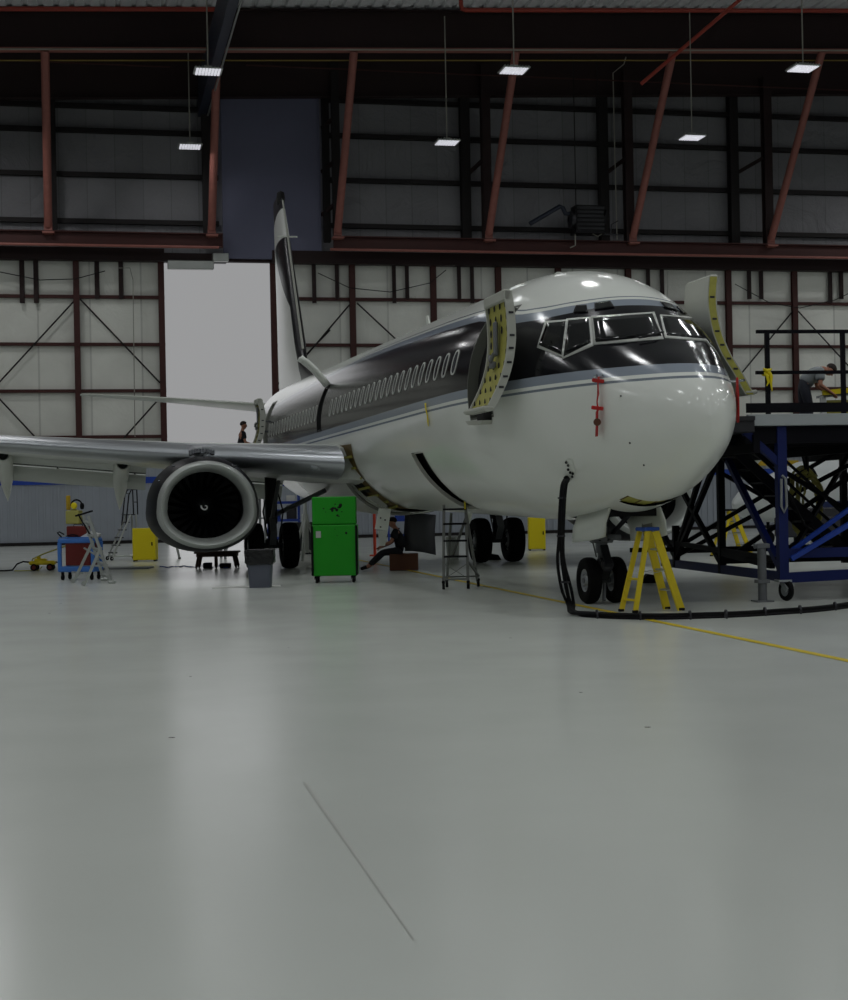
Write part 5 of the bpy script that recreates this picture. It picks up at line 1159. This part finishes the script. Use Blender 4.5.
# hanging tags -----------------------------------------------------------------
t = thing('warning_streamer', 'red streamer hanging from the probe on the visible side of the nose', 'streamer', Matrix.Identity(4).to_translation())
def w_(p): return Matrix.Translation((N[0], N[1], 0)) @ Matrix.Rotation(PI/2+TH, 4, 'Z') @ Vector(p)
def streamer(pts, ws, name, lb, mt='red_ribbon'):
    mid = pts[0].copy(); t = thing(name, lb, 'streamer', mid); m = MB(); side = (w_((0, 0, 0))-w_((1, 0, 0))).normalized(); P = [p-mid for p in pts]
    m.grid([[p-side*w, p+side*w] for p, w in zip(P, ws)]); m.build('ribbon', mt, t, solid=.006); return t
bpy.data.objects.remove(t)
pts = [w_(hit(x, y, .07)) for x, y in ((602, 379), (601.5, 386), (602, 395), (601, 402), (602, 409), (601, 412), (601, 424), (600.5, 435))]
t = streamer(pts, (.04, .02, .03, .02, .035, .045, .045, .045), 'warning_streamer', 'red warning streamer hanging on the white nose below the side window')
for k, (x, y) in enumerate(((602, 383), (602, 408))):
    q = w_(hit(x, y, .08))-pts[0]; m = MB(); m.box(q, (.16, .03, .05), bev=.01, M=Matrix.Rotation(.15, 4, 'Y')); m.build('knot', 'red_ribbon', t)
m = MB(); q = w_(hit(603, 421, .1))-pts[0]; m.lathe([(.0, 0), (.05, 0), (.05, .01), (0, .01)], 14, axisM(q, (-.2, -1, 0))); m.build('tag_disc', 'brown_card', t)
ps = sz(1.25, 3.1, -1, .1); pts = [w_(ps+Vector((0, 0, -.12*k))) for k in range(6)]; streamer([p for p in pts], (.03, .04, .05, .05, .05, .03), 'warning_streamer', 'red warning streamer on the far side of the nose tip')
pts = [w_(hit(x, y, .03)) for x, y in ((427, 403), (427.5, 409), (429, 415), (429.5, 421), (430, 426))]; streamer(pts, (.05, .04, .03, .05, .02), 'paper_tag', 'yellow and white tag stuck on the white fuselage below the windows', 'yellow_plastic')

# ground power cable ---------------------------------------------------------------
def P_(x, y, Z): return at(x, y, Z)
st = w_(hit(568, 478, .03)); fl = gnd(573, 612, .05)
down = [st, at(564, 486, 20.75), at(562, 510, 20.7), at(561, 540, 20.75), at(562, 562, 20.8), at(566, 588, 20.85), at(570, 604, 20.9), fl]
floor_ = [gnd(x, y, .04) for x, y in ((590, 614.5), (620, 616), (660, 616.5), (700, 615.5), (740, 614), (780, 611.5), (815, 609), (848, 605), (890, 598), (960, 590))]
t = thing('power_cable', 'black ground power cable hanging from the nose and running along the floor', 'cable', fl)
offs = [(.0, .0), (.03, .02), (-.03, .015), (.01, -.03)]
for k, (dx, dz) in enumerate(offs):
    pts = []
    full = down+floor_
    for i, p in enumerate(full):
        bul = 1.0+1.3*max(0, math.sin(i*1.3+k)) if 1 < i < 7 else 1
        pts.append(p+Vector((dx*bul, dz*.5, dz if i > 7 else dx*.2))-fl)
    # smooth
    sm = []
    for i in range(len(pts)-1):
        p0, p1, p2, p3 = pts[max(0, i-1)], pts[i], pts[i+1], pts[min(len(pts)-1, i+2)]
        for j in range(5):
            u = j/5; sm.append(.5*((2*p1)+(p2-p0)*u+(2*p0-5*p1+4*p2-p3)*u*u+(3*p1-p0-3*p2+p3)*u**3))
    sm.append(pts[-1]); m = MB(); m.tube(sm, .022, 8); m.build('strand', 'black_rubber', t)
for x, y in ((597, 614.5), (640, 616), (690, 615.5), (726, 614.5), (765, 612), (800, 610), (835, 606.5)):
    q = gnd(x, y, .05)-fl; m = MB(); m.lathe([(.062, -.012), (.066, -.012), (.066, .012), (.062, .012)], 12, axisM(q, (1, 0, 0))); m.build('cable_tie', 'dark_steel', t)
for x, y, Z in ((562, 498, 20.72), (561, 536, 20.75), (565, 582, 20.83)):
    q = at(x, y, Z)-fl; m = MB(); m.lathe([(.055, -.012), (.06, -.012), (.06, .012), (.055, .012)], 12, axisM(q, (0, 0, 1))); m.build('cable_tie', 'dark_steel', t)
m = MB(); q = st-fl; m.box(q, (.08, .09, .1), bev=.02); m.build('plug', 'black_rubber', t)
# ------------------------------------------------------------------ blue work platform at right; local x right, y aft
PC = gnd(783, 582, .28); PZ = math.radians(8.6)
pf = thing('work_platform', 'blue and black steel work platform on casters beside the nose', 'platform', (PC.x, PC.y, 0), PZ)
mat('plat_blue', '0c1c58', .5, var=.12, spec=.3); mat('plat_dark', '07070f', .6, spec=.15); mat('deck_edge', 'a4aaac', .5, var=.05)
PL, PD = 7.0, 5.1   # width beyond the frame, depth
def B(nm, segs, w, h=None, mt='plat_blue', lb=None):
    m = MB()
    for p, q in segs: m.bar(p, q, w, h)
    o = m.build(nm, mt, pf); 
    if lb: o['label'] = lb
    return o
dz = 2.62
B('corner_post', [((0, 0, .28), (0, 0, dz-.05))], .14, .14)
B('corner_post', [((PL-.5, 0, .28), (PL-.5, 0, dz-.05))], .14, .14)
for y in (2.6, 5.0): B('side_post', [((0, y, .3), (0, y, dz-.1 if y < 4 else 1.05))], .11, .11, 'plat_dark')
B('side_post', [((-.05, 5.6, .3), (-.05, 5.6, .85))], .07, .07, 'plat_dark')
B('side_post', [((3.2, 5, .3), (3.2, 5, dz-.1))], .11, .11, 'plat_dark'); B('side_post', [((PL-.5, 5, .3), (PL-.5, 5, dz-.1))], .11, .11, 'plat_dark')
B('base_rail', [((0, 0, .36), (0, 5.7, .36))], .1, .14); B('base_rail', [((0, 0, .34), (PL, 0.3, .5))], .1, .15)
B('base_rail', [((0, 0, .7), (PL, 0, .7))], .1, .14); B('base_rail', [((0, 5, .6), (PL, 5, .6))], .1, .1, 'plat_dark'); B('base_rail', [((0, 2.6, .5), (PL, 2.6, .5))], .1, .1, 'plat_dark'); B('base_rail', [((-.8, 5.2, .62), (0, 5.0, .62))], .08, .08, 'plat_dark')
B('base_rail', [((0, 0, .6), (0, 5.6, .75))], .08, .08, 'plat_dark')
B('diagonal_brace', [((0, .1, .5), (-.0, 2.5, 2.35))], .09, .09)
B('diagonal_brace', [((0, .4, .5), (0, 2.55, .62)), ((0, 2.7, 2.2), (0, 4.95, .5)), ((0, 2.7, .5), (0, 4.95, 1.9)), ((0, 5.05, .5), (0, 3.0, 2.5)), ((0, 5.05, .5), (-.05, 5.6, .9))], .08, .08, 'plat_dark')
B('diagonal_brace', [((0, 0, .5), (3.4, 5, 2.4)), ((0, 5, .5), (3.2, 2.6, 2.5)), ((.2, 2.6, 2.5), (3.3, 2.6, .6)), ((.2, 2.6, .6), (3.3, 2.6, 2.5)), ((3.3, 2.6, 2.5), (6.4, 2.6, .6)), ((.1, 5, 2.4), (3.2, 5, .7)), ((.1, 5, .7), (3.2, 5, 2.4)), ((3.2, 5, 2.4), (6.4, 5, .7)), ((3.2, 5, .7), (6.4, 5, 2.4))], .07, .07, 'plat_dark')
B('corner_gusset', [((-.55, 0, dz-.12), (0, 0, dz-.62))], .1, .1)
B('outrigger', [((.1, -.08, .62), (1.6, -.05, 1.42))], .07, .07, 'blue_paint'); B('outrigger', [((.15, .08, .72), (1.6, .3, 1.6))], .06, .06, 'blue_paint')
m = MB(); 
for y in (0, .7, 1.4, 2.1, 2.8, 3.5, 4.2, 4.9, 5.6, 6.3): m.box(((PL-.7)/2, y, dz-.18), (PL+.4, .08, .24))
for x in (-.4, 1.4, 3.2, 5): m.box((x, 3.3, dz-.3), (.1, 6.8, .26))
m.build('deck_frame', 'plat_dark', pf)
m = MB(); m.box(((PL-.55)/2, 3.35, dz+.0), (PL+.55, 6.9, .06)); m.build('deck', 'plat_dark', pf)
m = MB(); m.box(((PL-.55)/2, -.12, dz+.04), (PL+.55, .08, .17), bev=.01); m.build('deck_edge', 'deck_edge', pf)
m = MB(); m.box((-.75, 1.3, dz-.04), (.5, 3.2, .2), bev=.01); m.box((-.72, -.32, dz+.06), (.42, .05, .06)); m.build('sliding_lip', 'dark_steel', pf)
m = MB(); m.box(((PL-.55)/2, -.1, dz+.22), (PL+.55, .04, .14)); m.build('toe_board', 'plat_dark', pf)
zt = 3.96
for x in (-.2, .97, 2.2, 3.5): B('railing_post', [((x, -.06, dz), (x, -.06, zt))], .06, .06, 'plat_dark')
B('handrail', [((-.36, -.06, zt), (PL, -.06, zt))], .05, .05, 'plat_dark'); B('handrail', [((-.38, -.06, 3.36), (PL, -.06, 3.36))], .05, .05, 'plat_dark')
B('handrail', [((-.5, 5.2, 3.42), (.35, 5.2, 3.42)), ((-.45, 5.2, 3.42), (-.45, 5.2, 3.25)), ((-.9, 4.6, 2.75), (-.5, 5.1, 3.25)), ((-.9, 4.6, 3.2), (-.5, 5.1, 2.75))], .05, .05, 'plat_dark')
# inner ladder stairs
for yy in (1.6, 2.25):
    B('stair_stringer', [((-.35, yy, 2.5), (1.75, yy, .6))], .05, .16, 'plat_dark')
for k in range(9):
    f = (k+.5)/9; m = MB(); m.box((-.35+2.1*f, 1.92, 2.5-1.9*f), (.2, .62, .03)); m.build('stair_tread', 'dark_steel', pf)
for yy in (1.5, 2.35): B('stair_handrail', [((-.2, yy, 2.9), (1.95, yy, .95))], .04, .04, 'plat_dark')
m = MB(); m.lathe([(.05, -.03), (.15, -.03), (.16, 0), (.15, .03), (.05, .03)], 22, axisM((.04, -.02, .16), (1, .25, 0))); m.build('caster', 'black_rubber', pf)
m = MB(); m.lathe([(0, -.035), (.09, -.03), (.09, .03), (0, .035)], 18, axisM((.04, -.02, .16), (1, .25, 0))); m.build('caster_hub', 'hub_grey', pf)
m = MB(); m.bar((-.0, .05, .28), (.02, -.1, .16), .03, .08); m.box((0, 0, .3), (.2, .2, .03)); m.bar((.08, .02, .28), (.1, -.08, .16), .02, .07); m.build('caster_fork', 'deck_edge', pf)
m = MB(); m.tube([(-.32, 0, .02), (-.32, 0, .8)], .065, 12); m.box((-.32, 0, .82), (.2, .16, .07), bev=.01); m.box((-.32, 0, .01), (.26, .26, .02)); m.box((-.32, 0, .3), (.18, .16, .05)); m.tube([(-.32, -.06, .84), (-.45, -.06, .84), (-.45, -.06, .78)], .012, 6); m.build('levelling_jack', 'gear_grey', pf)
m = MB(); m.tube([(-.02, -.09, 1.85), (.03, -.1, 1.8), (.04, -.1, 1.4), (-.0, -.09, 1.3), (-.04, -.09, 1.4), (-.03, -.09, 1.8)], .02, 8); m.build('cable_hook', 'grey_paint', pf)
m = MB(); m.tube([(.1, .5, 2.3), (.3, .6, 1.7), (.6, .6, 1.1), (1.0, .5, .8)], .02, 6); m.tube([(-.3, .3, 2.45), (-.15, .3, 2.25), (0, .2, 2.4)], .02, 6); m.build('cable', 'black_rubber', pf)
PM = Matrix.Translation((PC.x, PC.y, 0)) @ Matrix.Rotation(PZ, 4, 'Z')
def pw(x, y, z_): return PM @ Vector((x, y, z_))
q = pw(-.2, -.1, 3.36); m = MB(); m.tube([(.055*math.cos(a), .1+.06*math.sin(a), .02*math.sin(2*a)) for a in [2*PI*k/14 for k in range(14)]], .028, 8, closed=True); m.tube([(-.05, .03, .0), (-.02, .0, -.05), (.0, .01, -.14), (-.03, .01, -.2)], [.03, .028, .02, .008], 8); m.tube([(.0, .02, .02), (.04, .0, -.06), (.035, .01, -.16), (.05, .01, -.28)], [.03, .026, .02, .008], 8); m.tube([(-.08, .0, .06), (-.02, -.01, .02), (.05, 0, .05)], [.012, .03, .012], 8)
tag(m.build('yellow_tape', 'yellow_plastic', loc=q), 'yellow tape knotted round the first railing post of the platform', 'tape')
# hose coil hung inside the frame
c = at(808, 503, 25.5); t = thing('hose_coil', 'coil of yellowish hose hanging under the work platform', 'hose', c, math.radians(38)); rnd = random.Random(2)
for k in range(7):
    R = .36+.03*k; m = MB(); m.tube([(R*.72*math.cos(a), rnd.uniform(-.05, .05)+.03*(k-3), R*1.15*math.sin(a)) for a in [2*PI*i/26 for i in range(26)]], .02, 8, closed=True); m.build('hose_turn', 'hose_green', t)
m = MB(); m.bar((0, 0, .45), (0, 0, .85), .04); m.bar((0, 0, .45), (-.16, 0, .9), .03); m.build('hanger', 'black_metal', t)
# worker on the deck
wk = at(810, 415, 28.2); base = Vector((wk.x, 28.2, dz+.03))
J = dict(pelvis=(0, 0, .93), chest=(.2, 0, 1.19), neck=(.36, 0, 1.24), head=(.49, 0, 1.2), face=(.45, 0, -.85),
 sh_l=(.28, .19, 1.17), el_l=(.3, .26, .93), wr_l=(.5, .17, .8), sh_r=(.28, -.19, 1.17), el_r=(.27, -.27, .92), wr_r=(.48, -.19, .78),
 hip_l=(0, .11, .9), kn_l=(.03, .13, .5), an_l=(-.04, .14, .09), toe_l=(.12, .16, .04), hip_r=(0, -.11, .9), kn_r=(.1, -.12, .5), an_r=(.05, -.13, .09), toe_r=(.21, -.15, .04))
person('worker in grey shirt and dark trousers bending over a bench on the platform', base-Vector((.12, 0, 0)), math.radians(-4), J, 'shirt_grey', 'denim', bulk=1.18)
# bench with yellow edge
q = Vector((base.x+.95, base.y+.05, dz+.03)); t = thing('workbench', 'workbench with a yellow padded edge beside the bending worker', 'bench', q, 0)
m = MB(); m.bar((-.75, -.2, .78), (1.0, -.25, .92), .1, .09); m.build('padded_edge', 'yellow_plastic', t)
m = MB(); m.prism([(-.7, -.15, .72), (1.0, -.2, .86), (1.0, .45, .86), (-.7, .45, .72)], (0, 0, .04)); m.build('top', 'grey_paint', t)
for x, w in ((-.72, .1), (.12, .16), (.34, .14)): m = MB(); m.box((x, -.1, .36), (w, .1, .72+.1*(x > 0)), bev=.01); m.build('leg', 'white_paint', t)
m = MB(); m.box((-.4, -.1, .5), (.5, .03, .3)); m.bar((-.6, -.1, .2), (.1, -.1, .2), .04); m.build('apron_panel', 'primer', t)
m = MB(); m.box((0, 0, .19), (.6, .4, .38), bev=.01); tag(m.build('parts_crate', 'rust_steel', loc=q+Vector((.78, 0, 0))), 'brown crate on the deck right of the workbench', 'crate')
m = MB(); m.prism([(-.3, 0, 0), (.35, 0, .04), (.3, 0, .16), (.05, 0, .14)], (0, .4, 0)); tag(m.build('cloth', 'paper', loc=q+Vector((.5, 0, .9))), 'white folded cloth lying on the workbench top', 'cloth')
m = MB(); m.box((0, 0, .1), (.5, .03, .2)); tag(m.build('manual_board', 'yellow_paint', loc=q+Vector((.5, .3, 1.0))), 'small yellow board standing behind the workbench cloth', 'board')

# small jet parked far behind the platform -------------------------------------
mat('jet_white', 'e2e6e6', .3, var=.02); mat('jet_blue', '1a2c66', .3)
jl = gnd(800, 548); J0 = Vector((at(733, 500, 47).x, 47, 0)); jr = thing('parked_jet', 'small white and blue jet parked behind the work platform', 'airplane', J0, math.radians(24))
m = MB(); rows = []
for x, r, zc in ((0, .02, 1.3), (.1, .22, 1.3), (.4, .45, 1.32), (1.0, .66, 1.4), (1.8, .82, 1.52), (2.6, .95, 1.66), (4, 1.0, 1.7), (8, 1.0, 1.7), (11, .6, 1.95), (12.5, .2, 2.1)):
    rows.append([Vector((x, r*math.cos(t), zc+r*math.sin(t))) for t in [2*PI*k/28 for k in range(28)]])
m.grid(rows, True); bd = m.build('fuselage', 'jet_white', jr)
m = MB(); m.grid([[Vector((x, -r*math.cos(t)*1.015, zc+r*math.sin(t)*1.015)) for t in [-1.1+k*.15 for k in range(6)]] for x, r, zc in ((2.6, .95, 1.66), (4, 1.0, 1.7), (6, 1, 1.7), (8, 1.0, 1.7))]); m.build('blue_band', 'jet_blue', jr)
m = MB(); m.grid([[Vector((x, -r*math.cos(t)*1.01, zc+r*math.sin(t)*1.01)) for t in (.5, .7, .9)] for x, r, zc in ((1.9, .84, 1.53), (2.2, .9, 1.6), (2.6, .95, 1.66))]); m.build('windshield', 'windshield_glass', jr)
for x in (3.6, 4.5, 5.4):
    m = MB(); m.add([Vector((x+.16*math.cos(t), -1.01*math.cos(.35), 1.7+.35+.2*math.sin(t))) for t in [2*PI*k/14 for k in range(14)]], [list(range(14))]); m.build('window', 'windshield_glass', jr, solid=.01)
m = MB(); rows = []
for x, y, q, c, th in ((4.6, -.7, 1.0, 2.4, .25), (5.8, -5.5, 1.3, 1.0, .1)): rows.append([Vector((x+a*c, y, q+b*th)) for a, b in ((0, 0), (.2, .5), (1, 0), (.2, -.5))])
m.grid(rows, True); m.add(rows[-1], [(0, 1, 2, 3)]); m.build('wing', 'jet_white', jr)
m = MB(); rows = [[Vector((x, y*.07, z_)) for x, y in ((a, 0), (a+.4, 1), (b_, 0), (a+.4, -1))] for a, b_, z_ in ((9.4, 12.2, 2.2), (11.0, 12.9, 4.0))]; m.grid(rows, True); m.add(rows[-1], [(0, 1, 2, 3)]); m.build('tail_fin', 'jet_white', jr)
m = MB(); m.lathe([(.3, 0), (.4, .1), (.45, .6), (.4, 1.4), (.28, 1.9), (.24, 1.5)], 22, axisM((7.6, -1.45, 2.2), (1, 0, 0))); m.build('engine', 'jet_white', jr)
for x, y in ((1.3, 0), (5.6, -1.2), (5.6, 1.2)):
    m = MB(); m.lathe([(.02, -.07), (.2, -.07), (.23, 0), (.2, .07), (.02, .07)], 18, axisM((x, y, .23), (0, 1, 0))); m.tube([(x, y, .23), (x, y*.8, 1.1)], .05, 8); m.build('landing_gear', 'black_rubber', jr)
# equipment between platform and jet
q = gnd(826, 556); t = thing('service_cart', 'dark service cart on small wheels behind the work platform', 'cart', (q.x, q.y, 0), .1)
m = MB(); m.box((0, 0, .75), (2.4, .8, .5), bev=.03); m.box((.2, 0, 1.1), (1.6, .7, .25), bev=.03); m.build('body', 'dark_steel', t)
for x in (-.9, .9):
    m = MB(); m.lathe([(.02, -.05), (.18, -.05), (.2, 0), (.18, .05), (.02, .05)], 16, axisM((x, -.35, .2), (0, 1, 0))); m.bar((x, -.3, .2), (x, -.3, .5), .06); m.build('wheel', 'black_rubber', t)
# mechanic on a stand by the aft door ---------------------------------------------
sp_ = at(241, 440, 45.5); sz0 = 2.35; t = thing('maintenance_stand', 'pale maintenance stand behind the wing by the bright doorway', 'stand', (sp_.x, 45.5, 0), TH)
m = MB(); m.box((0, 0, sz0-.04), (1.3, 1.3, .08)); m.build('deck', 'grey_paint', t)
for sx in (-1, 1):
    for sy in (-1, 1): m = MB(); m.tube([(sx*.6, sy*.6, 0), (sx*.6, sy*.6, sz0-.05)], .04, 8); m.build('leg', 'grey_paint', t)
m = MB()
for k in range(1, 4): z_ = sz0*k/4; m.tube([(-.6, -.6, z_), (.6, -.6, z_)], .025, 6); m.tube([(-.6, .6, z_), (.6, .6, z_)], .025, 6)
m.tube([(-.6, -.6, .2), (.6, -.6, sz0-.3)], .025, 6); m.build('brace', 'grey_paint', t)
hz = 3.0
J = dict(pelvis=(0, 0, .92), chest=(.03, 0, 1.27), neck=(.05, 0, 1.47), head=(.09, 0, 1.6), face=(1, 0, -.1),
 sh_l=(.03, .2, 1.38), el_l=(.08, .26, 1.1), wr_l=(.3, .22, 1.05), sh_r=(.03, -.2, 1.38), el_r=(.08, -.26, 1.1), wr_r=(.3, -.2, 1.02),
 hip_l=(0, .1, .9), kn_l=(.03, .11, .5), an_l=(-.02, .12, .09), toe_l=(.14, .14, .04), hip_r=(0, -.1, .9), kn_r=(.03, -.11, .5), an_r=(0, -.12, .09), toe_r=(.16, -.14, .04))
person('dark silhouetted person standing in front of the bright doorway', (sp_.x, 45.5, sz0), .3, J, 'dark_cloth', 'dark_cloth')
# ------------------------------------------------------------------ light
w = bpy.data.worlds.new('world'); bpy.context.scene.world = w; w.use_nodes = True; nt = w.node_tree
bg = nt.nodes['Background']; bg.inputs['Color'].default_value = (.98, .985, 1.0, 1); bg.inputs['Strength'].default_value = .32
def area(name, loc, w_, h_, e, rot=(0, 0, 0), col=(1, 1, 1), portal=False, spread=PI):
    l = bpy.data.lights.new(name, 'AREA'); l.shape = 'RECTANGLE'; l.size = w_; l.size_y = h_; l.energy = e; l.color = col; l.spread = spread
    if portal: l.cycles.is_portal = True
    o = bpy.data.objects.new(name, l); C.objects.link(o); o.location = loc; o.rotation_euler = rot; return o
LE = 122
# the LED pendants: those in view, and the rest of their grid nearer and behind the camera
for p in lamps: area('lamp_light', p-Vector((0, 0, .06)), .95, .8, 30, (0, 0, PS), (.97, .99, 1))
for d in (24, 33, 42, 51, 60, 69, 78):
    for s in (-32, -21, -10, 1, 12, 23, 34):
        p = hp(s+(5.5 if (d//9) % 2 else 0), d, 17.0); area('lamp_light', p, 1.2, .6, LE*(.35 if d < 30 else 1.08), (0, 0, PS), (.97, .99, 1))
for d in (6, 15):
    for s in (-30, -19, 23, 34): area('lamp_light', hp(s, d, 17), 1.2, .8, LE, (0, 0, PS))
# lamp added for the doorway's glare on the floor streak and rear fuselage
l = bpy.data.lights.new('doorway_glare_sun', 'SUN'); l.energy = .2; l.angle = math.radians(46); l.color = (.97, .98, 1)
o = bpy.data.objects.new('doorway_glare_sun', l); C.objects.link(o); dv_ = Vector((.134, -.985, -.25)).normalized(); o.rotation_euler = dv_.to_track_quat('-Z', 'Y').to_euler()
# doorway and open front as portals for the sky
area('doorway_portal', hp((oa+ob)/2, -.3, 6), ob-oa, 12.2, 1, (-PI/2, 0, PS+0), portal=True)
sc = bpy.context.scene
sc.view_settings.view_transform = 'Standard'; sc.view_settings.look = 'None'; sc.view_settings.gamma = 1; sc.view_settings.use_curve_mapping = False; sc.view_settings.exposure = 0
sc.cycles.use_denoising = True; sc.cycles.max_bounces = 6; sc.cycles.diffuse_bounces = 4; sc.cycles.glossy_bounces = 3; sc.cycles.sample_clamp_indirect = 3
try: sc.cycles.denoiser = 'OPENIMAGEDENOISE'
except Exception: pass
